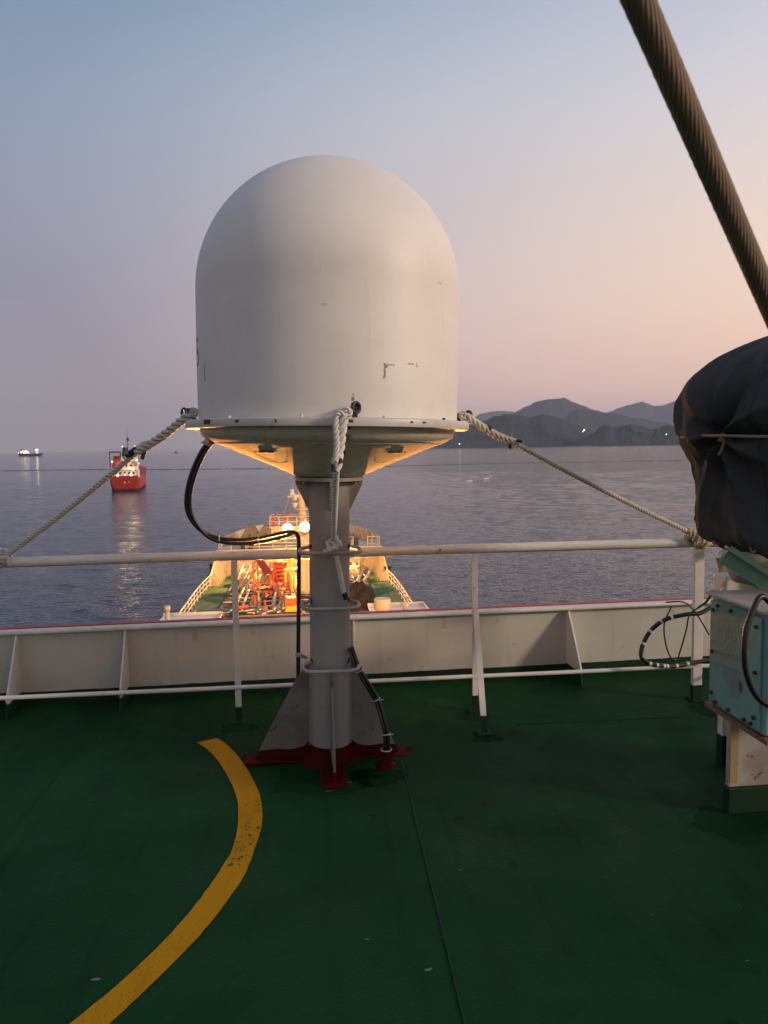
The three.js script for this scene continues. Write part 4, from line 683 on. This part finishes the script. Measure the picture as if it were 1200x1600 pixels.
/* --- covered searchlight on its stand, right --- */
{
  const cx = 2.37, cz = -3.22;
  const t = thing('covered_searchlight', 'large apparatus under a dark lashed canvas cover at the right edge', 'covered searchlight', V(cx, 0, cz));
  // left outline of the cover, surveyed: height -> reach to the left
  const prof = [[1.175, 0.47], [1.22, 0.555], [1.30, 0.578], [1.42, 0.588], [1.54, 0.598], [1.62, 0.63], [1.69, 0.655], [1.78, 0.675], [1.86, 0.665], [1.93, 0.62], [2.0, 0.545], [2.06, 0.44], [2.11, 0.32], [2.145, 0.19], [2.16, 0.08], [2.163, 0.001]];
  const rows = 150, cols = 260, pos = [], idx = [], uv = [], pc = new THREE.CatmullRomCurve3(prof.map(([y, r]) => V(r, y, 0)), false, 'centripetal');
  const kz = (a) => Math.atan2(Math.sin(a), Math.cos(a));
  const knotA = -1.35, knotY = 1.665;                                  // where the lashing is tied, seen from +z turned to the left
  for (let i = 0; i <= rows; i++) {
    const p = pc.getPoint(i / rows);
    for (let j = 0; j <= cols; j++) {
      const a = j / cols * Math.PI * 2 - Math.PI, s = Math.sin(a), c = Math.cos(a), n = 2.4;
      const se = 1 / Math.pow(Math.pow(Math.abs(s), n) + Math.pow(Math.abs(c), n), 1 / n);
      const k = 1 + (se - 1) * 0.75 * sst(2.14, 1.8, p.y);
      let r = p.x * k, y = p.y; const da = kz(a - knotA), dy = y - knotY, dist = Math.hypot(da * 0.6, dy), ang = Math.atan2(dy, da * 0.6);
      const near = Math.exp(-dist * 3.2);
      r += 0.085 * near * (0.5 - Math.abs(((ang * 7 / Math.PI) % 2 + 2) % 2 - 1)) * sst(0.0, 0.06, dist) * 1.4;  // folds fan out from the knot
      r -= 0.05 * Math.exp(-dist * dist * 260);
      const fold = (1 - Math.abs(2 * fbm(a * 2.6 + y * 2.2 + 20, y * 1.1 + 7, 512, 3, 801) - 1)); r += 0.036 * (fold - 0.65) * sst(1.2, 1.5, y) * sst(2.16, 2.0, y);
      r += 0.018 * (fbm(a * 6 + 30, y * 6, 512, 3, 811) - 0.5);
      { const cr1 = 1 - Math.abs(2 * fbm(a * 4.2 + 2.6 * y + 11, y * 3.1 - a * 1.3 + 40, 512, 2, 815) - 1); r += 0.016 * (Math.pow(cr1, 5) - 0.16) * sst(2.15, 2.0, y); }
      r += 0.030 * Math.exp(-(((a + 0.35 - 1.1 * (2.1 - y)) / 0.10) ** 2)) * sst(1.66, 1.8, y);                    // long ridge running up to the crown
      r -= 0.014 * Math.exp(-(((y - knotY) / 0.014) ** 2)) * sst(0.03, 0.2, dist);                                  // the lashing bites in
      y -= 0.055 * Math.exp(-(((a + 0.95) / 0.16) ** 2)) * sst(1.5, 1.17, y) - 0.02 * Math.cos(a * 2 + 1) * sst(1.5, 1.17, y);
      y += 0.02 * (fbm(a * 3 + 9, 3, 512, 3, 821) - 0.5) * sst(1.3, 1.17, y);
      pos.push(r * s, y, r * c * 0.9); uv.push(a * 0.6, y);
      if (i && j) { const q = i * (cols + 1) + j, b = q - cols - 1; idx.push(b - 1, b, q, b - 1, q, q - 1); }
    }
  }
  const g = new THREE.BufferGeometry(); g.setAttribute('position', new THREE.Float32BufferAttribute(pos, 3)); g.setAttribute('uv', new THREE.Float32BufferAttribute(uv, 2)); g.setIndex(idx); g.computeVertexNormals();
  const tCan = dataTex(512, 512, (u, v) => { const a = fbm(u * 4, v * 4, 4, 5, 831), w = 0.5 + 0.25 * (Math.sin(u * 512 * 1.57) + Math.sin(v * 512 * 1.57)); const k = 0.65 + 0.6 * a; return g3(k * (0.9 + 0.1 * w)); }, 1.2);
  const tCanB = dataTex(512, 512, (u, v) => g3(0.6 * fbm(u * 5, v * 5, 5, 5, 841) + 0.25 * (1 - Math.abs(2 * fbm(u * 9, v * 9, 9, 3, 851) - 1)) + 0.1 * vnoise(u * 256, v * 256, 256, 861)), 0.8);
  const cm = new THREE.Mesh(g, pmat(C(0.062, 0.066, 0.069), 0.95, { specularIntensity: 0.3, map: tCan, bumpMap: tCanB, bumpScale: 0.012, side: THREE.DoubleSide })); cm.name = 'canvas_cover'; cm.castShadow = cm.receiveShadow = true; t.add(cm);
  const SP = (i, j, o) => { const k = (i * (cols + 1) + ((j % cols) + cols) % cols) * 3, p = V(pos[k], pos[k + 1], pos[k + 2]), q = V(p.x, 0, p.z).normalize(); return p.addScaledVector(q, o); };
  mesh('hem', [new THREE.TubeGeometry(new THREE.CatmullRomCurve3(Array.from({ length: 86 }, (_, j) => SP(0, j * 3, 0.002)), true), 300, 0.009, 7, true)], cm.material, t);
  for (const j of [42, 87, 132, 190]) mesh('seam', [new THREE.TubeGeometry(new THREE.CatmullRomCurve3(Array.from({ length: 40 }, (_, i) => SP(3 + Math.round(i * 3.4), j, 0.0005))), 120, 0.0042, 6)], cm.material, t);
  for (const j of [34, 58, 82, 106]) { const p = SP(7, j, 0.004), q = V(p.x, 0, p.z).normalize(), g2 = new THREE.TorusGeometry(0.012, 0.0035, 6, 18); g2.applyQuaternion(new THREE.Quaternion().setFromUnitVectors(V(0, 0, 1), q)); mesh('eyelet', [g2.translate(p.x, p.y, p.z)], M.steel, t); }
  // lashing cord follows the cover
  const ring = []; for (let j = 0; j <= 90; j++) { const a = j / 90 * Math.PI * 2, s = Math.sin(a), c = Math.cos(a), n = 2.4, se = 1 / Math.pow(Math.pow(Math.abs(s), n) + Math.pow(Math.abs(c), n), 1 / n), r = 0.668 * (1 + (se - 1) * 0.75) + 0.0; ring.push(V(r * s, knotY + 0.008 * Math.sin(a * 3), r * c * 0.9)); }
  mesh('lashing_cord', [new THREE.TubeGeometry(new THREE.CatmullRomCurve3(ring, true), 240, 0.0065, 7, true)], mat(C(0.3, 0.27, 0.23), 0.9, { map: tFibre }), t);
  const kx = 0.64 * Math.sin(knotA) * 1.0, kk = V(-0.63, knotY - 0.005, 0.16);
  mesh('cord_knot', [...knot(kk, V(0.3, 1, 0.3), 0.02, 0.006, 3, 871, 0.03), tube([kk.clone(), kk.clone().add(V(-0.03, -0.04, 0.03)), kk.clone().add(V(-0.045, -0.07, 0.03))], 0.005, 12, 6)], mat(C(0.16, 0.13, 0.1), 0.9), t);
  mesh('eyelet', [new THREE.TorusGeometry(0.014, 0.004, 6, 18).translate(0.02, 1.6, 0.64)], M.steel, t);
  // stand: worn green angle bars
  const gm = mat(C(0.11, 0.22, 0.14), 0.6, { map: tGrey, bumpMap: tPeel, bumpScale: 0.003 });
  const A = at(1134, 866, cz + 0.28).sub(t.position), B = at(1215, 918, cz + 0.35).sub(t.position);
  mesh('stand_beam', [bar(A, B, 0.06, 0.012).translate(0, 0.03, 0), bar(A, B, 0.012, 0.08)], gm, t);
  const A2 = at(1172, 852, cz - 0.1).sub(t.position), B2 = at(1215, 872, cz - 0.1).sub(t.position);
  mesh('stand_strut', [bar(A2, B2, 0.03, 0.02)], M.shackle, t);
  mesh('yoke', [box(0.3, 0.24, 0.3, 0.1, 1.08, 0), cyl(V(0.1, 0.62, 0), V(0.1, 1.1, 0), 0.12, 0.12, 20)], gm, t);
}
{ // white pedestal below
  const t = thing('searchlight_pedestal', 'white steel pedestal with dark green foot under the teal box', 'pedestal', V(2.26, 0, -3.36));
  mesh('pedestal_body', [rbox(0.87, 0.5, 0.03, 0.006, 0, 0.37, 0.225), rbox(0.5, 0.5, 0.3, 0.012, 0.2, 0.37, 0.05)], mat(C(0.36, 0.34, 0.31), 0.6, { map: tWorn }), t);
  mesh('rust_edge', [box(0.035, 0.44, 0.004, -0.415, 0.36, 0.243)], mat(C(0.34, 0.23, 0.11), 0.8, { map: tWorn }), t);
  mesh('pedestal_foot', [rbox(0.88, 0.12, 0.05, 0.006, 0, 0.06, 0.225), rbox(0.54, 0.12, 0.34, 0.01, 0.2, 0.06, 0.05)], M.kick, t);
  const lg = at(1152, 1170, -3.5); mesh('leg', [rbox(0.05, 0.62, 0.05, 0.004, lg.x - 2.26, 0.4, -0.14 - 0.12)], M.white, t);
  mesh('leg_foot', [rbox(0.056, 0.16, 0.056, 0.004, lg.x - 2.26, 0.08, -0.26)], M.kick, t);
}
{ // teal junction box
  const tTeal = dataTex(512, 512, (u, v) => { const a = fbm(u * 5, v * 5, 5, 5, 901), d = 0.8 * sst(0.48, 0.62, fbm(u * 3.0, v * 3.0, 3, 5, 921)), s = vnoise(u * 70, v * 70, 70, 931) > 0.975 ? 0.75 : 1; const k = (0.85 + 0.25 * a) * s; return [k * (1 - 0.1 * d), k * (1 - 0.34 * d), k * (1 - 0.38 * d)]; }, 0.75);
  const teal = mat(C(0.17, 0.34, 0.31), 0.5, { map: tTeal, bumpMap: tPeel, bumpScale: 0.002 }), X = 1.7, z0 = -3.09, z1 = -2.69, y0 = 0.52, y1 = 0.997;
  const t = thing('junction_box', 'teal painted steel junction box with bolted side panel', 'junction box', V(X, y0, (z0 + z1) / 2)), D = z1 - z0, H = y1 - y0;
  mesh('box_body', [rbox(0.6, H, D, 0.012, 0.312, H / 2, 0)], teal, t);
  mesh('side_panel', [rbox(0.01, H - 0.035, D - 0.03, 0.003, 0.007, H / 2 - 0.003, -0.008)], teal, t);
  mesh('box_lid', [rbox(0.63, 0.012, D + 0.03, 0.004, 0.306, H + 0.006, 0)], mat(C(0.42, 0.4, 0.37), 0.6, { map: tGrey }), t);
  mesh('front_door', [rbox(0.5, H - 0.05, 0.014, 0.004, 0.33, H / 2, D / 2 + 0.005)], teal, t);
  const bl = []; for (const z of [-0.165, 0.15]) for (const y of [0.06, H / 2, H - 0.06]) bl.push([y, z]); for (const z of [-0.13, -0.03, 0.085, 0.13]) { bl.push([0.03, z]); if (z < 0) bl.push([H - 0.035, z]); }
  for (const [y, z] of bl) mesh('panel_bolt', [cyl(V(0.004, y, z), V(-0.009, y, z), 0.0085, 0.0075, 6)], M.shackle, t);
  mesh('rust_spot', [new THREE.CircleGeometry(0.02, 14).scale(0.7, 1.2, 1).rotateY(-Math.PI / 2).translate(0.0012, 0.15, 0.05)], mat(C(0.11, 0.075, 0.05), 0.85), t);
  mesh('mounting_rail', [box(0.6, 0.012, 0.03, 0.3, -0.008, D / 2 - 0.02), box(0.03, 0.02, D + 0.06, 0.02, -0.012, 0)], mat(C(0.2, 0.12, 0.08), 0.8, { map: tGrey }), t);
  const cp = [[1215, 955], [1190, 932], [1176, 955], [1166, 985], [1163, 1020], [1166, 1050], [1176, 1078], [1190, 1096], [1215, 1110]].map(([x, y], i) => at(x, y, z1 + 0.03 + 0.05 * Math.sin(i / 8 * Math.PI)));
  tag(mesh('power_cable', [tube(cp, 0.0105, 80, 10)], M.black), 'single black cable looping in front of the teal box', 'cable');
}
{ // coil of taped cable hanging on the lower rail, and thin wires
  const Z = -4.5, L = (l) => l.map(([x, y], i) => at(x, y, Z + 0.02 * Math.sin(i)));
  const t = thing('cable_coil', 'black cable coil with white tape hanging on the lower rail at right', 'cable coil', at(1050, 1040, Z)), q = (l) => L(l).map((p) => p.sub(t.position));
  const main = q([[1112, 948], [1094, 958], [1072, 960], [1040, 968], [1018, 984], [1005, 1006], [1002, 1025], [1012, 1036], [1030, 1040], [1055, 1041], [1085, 1035], [1115, 1031]]);
  mesh('taped_cable', [tube(main, 0.0135, 140, 10)], M.black, t);
  const cv = curve(main); for (const k of [0.24, 0.3, 0.38, 0.46, 0.6, 0.64, 0.68, 0.7, 0.76, 0.83]) { const a = cv.getPointAt(k), b = cv.getPointAt(k + 0.014); mesh('tape_wrap', [cyl(a, b, 0.0143, 0.0143, 10)], M.tie, t); }
  mesh('thin_wire', [tube(q([[1110, 930], [1098, 945], [1078, 960], [1072, 985], [1062, 1020], [1058, 1030], [1048, 1027], [1040, 1005], [1038, 975], [1049, 948]]), 0.0048, 120, 7)], M.black, t);
  mesh('thin_wire', [tube(q([[1040, 941], [1068, 941], [1085, 955], [1100, 978], [1108, 992]]), 0.0048, 60, 7)], M.black, t);
  mesh('thin_wire', [tube(q([[1122, 915], [1114, 925], [1104, 940], [1090, 950]]), 0.007, 40, 7)], M.black, t);
}
{ // things seen through the stand
  const Z = -4.3;
  const t = thing('rope_hank', 'tan rope hank hanging behind the teal box', 'rope'); t.position.copy(at(1131, 900, Z));
  const hk = []; for (let i = 0; i < 6; i++) { const o = (i - 2.5) * 0.013; hk.push(...laid([V(o - 0.01, 0.11, 0.01 * (i % 2)), V(o, 0.02, 0.02), V(o * 1.3, -0.1, 0.0), V(o * 1.5 + 0.01, -0.2, 0.01)], 0.0105, 0.055, 3, 0, 940 + i)); }
  mesh('hank', hk, M.ropeTan, t);
  const l = thing('signal_locker', 'whitish locker with red flap partly hidden behind the green stand beam', 'locker', at(1152, 926, -4.15));
  mesh('locker_body', [rbox(0.26, 0.13, 0.14, 0.01, 0.02, 0.045, 0)], M.white, l); mesh('red_flap', [rbox(0.06, 0.1, 0.03, 0.006, -0.01, 0.15, 0, 0, 0, 0.15)], M.redTrim, l);
  mesh('locker_post', [cyl(V(0.12, -0.05, 0.1), V(0.12, 0.14, 0.1), 0.045, 0.045, 16)], M.plate, l);
  tag(mesh('pale_rod', [cyl(at(1122, 924, -4.1), at(1151, 884, -4.1), 0.01, 0.01, 8)], M.rope), 'thin pale rod slanting up behind the teal box', 'rod');
  const b = thing('canvas_bundle', 'creased pale canvas bundle seen through the stand under the dark cover', 'canvas bundle', at(1190, 872, -3.9)), bg = new THREE.SphereGeometry(0.2, 40, 26); bg.scale(1.0, 0.6, 0.7); wrinkle(bg, 0.16, 9, 951);
  mesh('bundle', [bg], mat(C(0.45, 0.42, 0.36), 0.8), b);
}

/* ================= other vessels ================= */
const hullRed = mat(C(0.42, 0.035, 0.022), 0.5, { map: tPaint }), shipWhite = mat(C(0.75, 0.69, 0.6), 0.6), dark = mat(C(0.02, 0.02, 0.022), 0.6), lampW = glow(C(1, 0.84, 0.6), 1.15);
{ // red tanker, seen from astern
  const p = at(195, 767, -281); p.y = SEA;
  const t = thing('red_ship', 'red hulled ship with lit cream stern house anchored at left', 'ship', p, rad(8.6));
  const hs = [[0, 3.6, 4.9], [-3, 4.6, 5.2], [-8, 5.2, 5.3], [-40, 5.3, 5.3], [-52, 4.6, 5.2], [-60, 2.8, 4.0], [-65, 0.4, 1.2]], v = [], f = [];
  hs.forEach(([z, b, w], i) => { const top = z < -48 ? 6.9 + (-48 - z) * 0.06 : 4.7; v.push([-w, top, z + (i ? 0 : 0)], [w, top, z], [b, 1.1, z - (i ? 0 : 0.3)], [-b, 1.1, z - (i ? 0 : 0.3)], [b * 0.8, -1, z - (i ? 0 : 1.2)], [-b * 0.8, -1, z - (i ? 0 : 1.2)]); if (i) { const k = 6 * i, j = k - 6; f.push([j, j + 1, k + 1, k], [j + 1, j + 2, k + 2, k + 1], [j + 2, j + 4, k + 4, k + 2], [j, k, k + 3, j + 3], [j + 3, k + 3, k + 5, j + 5]); } });
  f.push([0, 3, 2, 1], [3, 5, 4, 2]);
  mesh('hull', [poly(v, f)], hullRed, t);
  mesh('boot_top', [poly(hs.map(([z, b]) => [[-b - 0.03, 0.75, z + 0.04], [b + 0.03, 0.75, z + 0.04], [b * 0.93, -0.3, z], [-b * 0.93, -0.3, z]]).flat(), hs.slice(1).map((_, i) => { const j = 4 * i, k = j + 4; return [[j + 1, j + 2, k + 2, k + 1], [j, k, k + 3, j + 3]]; }).flat().concat([[0, 3, 2, 1]]))], dark, t);
  mesh('stern_bulwark', [box(9.6, 0.9, 0.12, 0, 5.1, -0.1)], hullRed, t);
  const house = mesh('house', [box(9.2, 2.8, 9, 0, 6.1, -8), box(8.4, 2.6, 7.5, 0, 8.8, -9), box(7.4, 2.4, 5.5, 0.4, 11.3, -10)], shipWhite, t);
  for (let k = 0; k < 3; k++) for (let i = 0; i < 5 - k; i++) mesh('window', [box(0.7, 0.8, 0.06, -3 + k * 0.6 + i * 1.5, 6.4 + k * 2.7, [-3.47, -5.22, -7.22][k])], dark, house);
  for (const [y, z, w] of [[7.55, -3.4, 9.4], [10.15, -5.2, 8.6]]) mesh('deck_edge', [box(w, 0.14, 1.6, 0, y, z - 0.3), box(w, 0.07, 0.07, 0, y + 1, z + 0.4), box(w, 0.05, 0.05, 0, y + 0.55, z + 0.4)], shipWhite, t);
  for (let i = 0; i < 9; i++) mesh('rail_post', [box(0.07, 1.1, 0.07, -4.6 + i * 1.15, 5.2 + 0.5, -0.2)], shipWhite, t);
  mesh('side_casing', [poly([[-3.4, 4.7, -2.5], [-0.9, 4.7, -2.5], [-0.6, 12.6, -5.5], [-3.0, 12.6, -5.5], [-3.4, 4.7, -6.5], [-0.9, 4.7, -6.5], [-0.6, 12.6, -7.5], [-3.0, 12.6, -7.5]].map(([x, y, z]) => [x - 0.8, Math.max(y, 8.4), z]), [[0, 1, 2, 3], [4, 7, 6, 5], [0, 3, 7, 4], [1, 5, 6, 2], [3, 2, 6, 7]])], darkRed, t);
  mesh('gantry', [box(4.0, 0.45, 0.4, -3.1, 14.0, -4), box(0.3, 5.6, 0.3, -4.9, 11.3, -4), box(0.3, 5.6, 0.3, -1.3, 11.3, -4)], dark, t);
  mesh('funnel', [cyl(V(-0.1, 12.4, -7), V(0.2, 15.6, -7.4), 0.95, 0.8, 14)], dark, t);
  mesh('mast', [cyl(V(0.9, 12.4, -10), V(0.9, 20, -10), 0.16, 0.1, 8), box(1.8, 0.16, 0.16, 0.9, 16.6, -10), box(1.4, 0.14, 0.14, 0.9, 19, -10), cyl(V(0.9, 20, -10), V(0.9, 22, -10), 0.05, 0.04, 6), box(0.8, 0.8, 0.4, 1.1, 18.4, -10)], dark, t);
  mesh('king_post', [box(0.4, 5, 0.4, 4.6, 6.8, -3.2), box(0.4, 4.4, 0.4, 3.4, 8.2, -4.4)], shipWhite, t);
  mesh('life_boat', [new THREE.SphereGeometry(1, 16, 10).scale(1.1, 0.9, 2.6).translate(3.3, 9.6, -5.4)], mat(C(0.5, 0.17, 0.06), 0.5), t);
  mesh('depth_mark', [box(0.5, 0.5, 0.05, 0.1, 3.2, 0.08), box(0.18, 0.6, 0.05, 1.5, 3.3, 0.08)], shipWhite, t);
  for (const [x, y, z, r] of [[-2.2, 5.75, 0.25, 0.5], [0.3, 6.05, 0.3, 0.3], [2.4, 5.85, 0.25, 0.5], [1.8, 8.2, -3.2, 0.38], [2.9, 7.7, -3.0, 0.42], [4.3, 11.0, -3.2, 0.34], [4.9, 9.8, -3.0, 0.28], [-4.2, 10.6, -3.8, 0.34], [-0.6, 15.9, -5, 0.26], [3.6, 16.0, -8, 0.3], [3.7, 12.8, -8, 0.22]]) mesh('deck_lamp', [new THREE.SphereGeometry(r, 12, 8).translate(x, y, z)], lampW, t);
  for (const [x, y, z, k] of [[2.2, 8.6, -1.6, 26], [-1.5, 10.6, -2.6, 26]]) { const l = new THREE.PointLight(C(1, 0.74, 0.45), k, 0, 2); l.position.set(x, y, z); l.castShadow = true; l.shadow.radius = 60; t.add(l); }
}
{ // ship far off, broadside
  const p = at(49, 713, -2550); p.y = SEA;
  const t = thing('distant_ship', 'small dark hulled ship with bright deck lights on the far left horizon', 'ship', p, 0.12);
  const hull = prism([[-34, 0], [28, 0], [36, 9.5], [22, 8.5], [-30, 8.5], [-39, 10]], 11).translate(0, -0.5, -5);
  mesh('hull', [hull], mat(C(0.025, 0.025, 0.03), 0.6), t);
  mesh('house', [box(22, 4, 9, -18, 10.5, 0), box(16, 4, 8, -17, 14.5, 0), box(10, 3.5, 7, -17, 18, 0)], shipWhite, t);
  mesh('funnel', [box(5, 8, 4, -27, 18, 0), cyl(V(-25, 14, 0), V(-25, 26, 0), 0.8, 0.5, 6)], dark, t);
  mesh('foremast', [cyl(V(18, 8, 0), V(18, 22, 0), 0.5, 0.4, 6)], dark, t);
  for (const [x, y, r] of [[-28, 14, 1.3], [-18, 12, 1.9], [-13, 16, 1.3], [-9, 13, 1.2], [-24, 17, 1.1], [-36, 10.5, 1.0], [-6, 10, 1.1]]) mesh('deck_lamp', [new THREE.SphereGeometry(r, 10, 8).translate(x, y, 7)], glow(C(1, 0.8, 0.65), 5), t);
  for (const [x, y, r] of [[18, 19.5, 3.4], [18, 11.5, 1.8]]) mesh('work_lamp', [new THREE.SphereGeometry(r, 12, 8).scale(1.2, 0.8, 1).translate(x, y, 5)], glow(C(1, 1, 0.86), 4), t);
}
{ const p = at(275, 704.5, -3300); p.y = SEA; const t = thing('small_boat', 'tiny dark boat near the horizon left of the radome', 'boat', p); mesh('hull', [prism([[-7, 0], [6, 0], [8.5, 3], [-7.5, 2.6]], 4)], dark, t); mesh('cabin', [box(4, 4, 3, -1.5, 4.5, 2), cyl(V(0, 5, 2), V(0, 11, 2), 0.35, 0.2, 6)], dark, t); }
for (const [px, py, s] of [[733, 751.5, 3.1], [760, 747.5, 2.8]]) { // slim float shapes added to stand for pale light streaks on the water
  const p = atY(px, py, SEA + 0.15); const t = thing('float', px < 750 ? 'pale slim float shape standing in for a light streak on the water, nearer of the two right of the radome' : 'pale slim float shape standing in for a light streak on the water, farther of the two right of the radome', 'float', p, 0.5); mesh('streak_body', [new THREE.CapsuleGeometry(0.2, s, 6, 12).rotateZ(Math.PI / 2 - 0.03)], mat(C(0.75, 0.68, 0.6), 0.4), t);
}
{ // long thin line of floats across the bay
  const r = rng(61), segs = [], wp = [[-60, 737], [50, 734.5], [160, 733.5], [300, 733], [560, 729.5], [700, 726], [800, 723.5], [930, 721.5], [1060, 719.5], [1300, 716]].map(([x, y]) => atY(x, y, SEA + 0.1)), cv = new THREE.CatmullRomCurve3(wp), N = 520;
  for (let i = 0; i < N; i++) { if (r() < 0.16) continue; const a = cv.getPoint(i / N), b = cv.getPoint((i + 0.9) / N); segs.push(cyl(a, b, 0.1 + 0.16 * r() * r(), 0.1 + 0.12 * r(), 5)); }
  const m = mesh('float_line', segs, mat(C(0.055, 0.055, 0.06), 0.9)); m.userData.kind = 'stuff'; tag(m, 'thin dark floating line stretched across the bay', 'float line');
}
[[718, 693.5, -2500, 2.4, 'at the waterline just right of the radome'], [913, 672, -2400, 3.2, 'between the two dark headlands'], [911, 674.5, -2400, 2, 'just below the brightest shore lamp'], [1041, 678.5, -2200, 2.2, 'on the right headland beside the dark cover']].forEach(([px, py, z, r, w]) => {
  const p = at(px, py, z), t = thing('shore_lamp', `tiny white lamp ${w}`, 'lamp', p); mesh('lamp_glow', [new THREE.SphereGeometry(r * 0.55, 10, 8)], glow(C(1, 0.93, 0.85), 6), t); mesh('lamp_post', [cyl(V(0, -10, 0), V(0, -r * 0.5, 0), 0.3, 0.2, 6)], dark, t);
});

scene.traverse((o) => { if (o.isMesh) { o.castShadow = true; o.receiveShadow = true; } });
renderer.render(scene, camera);
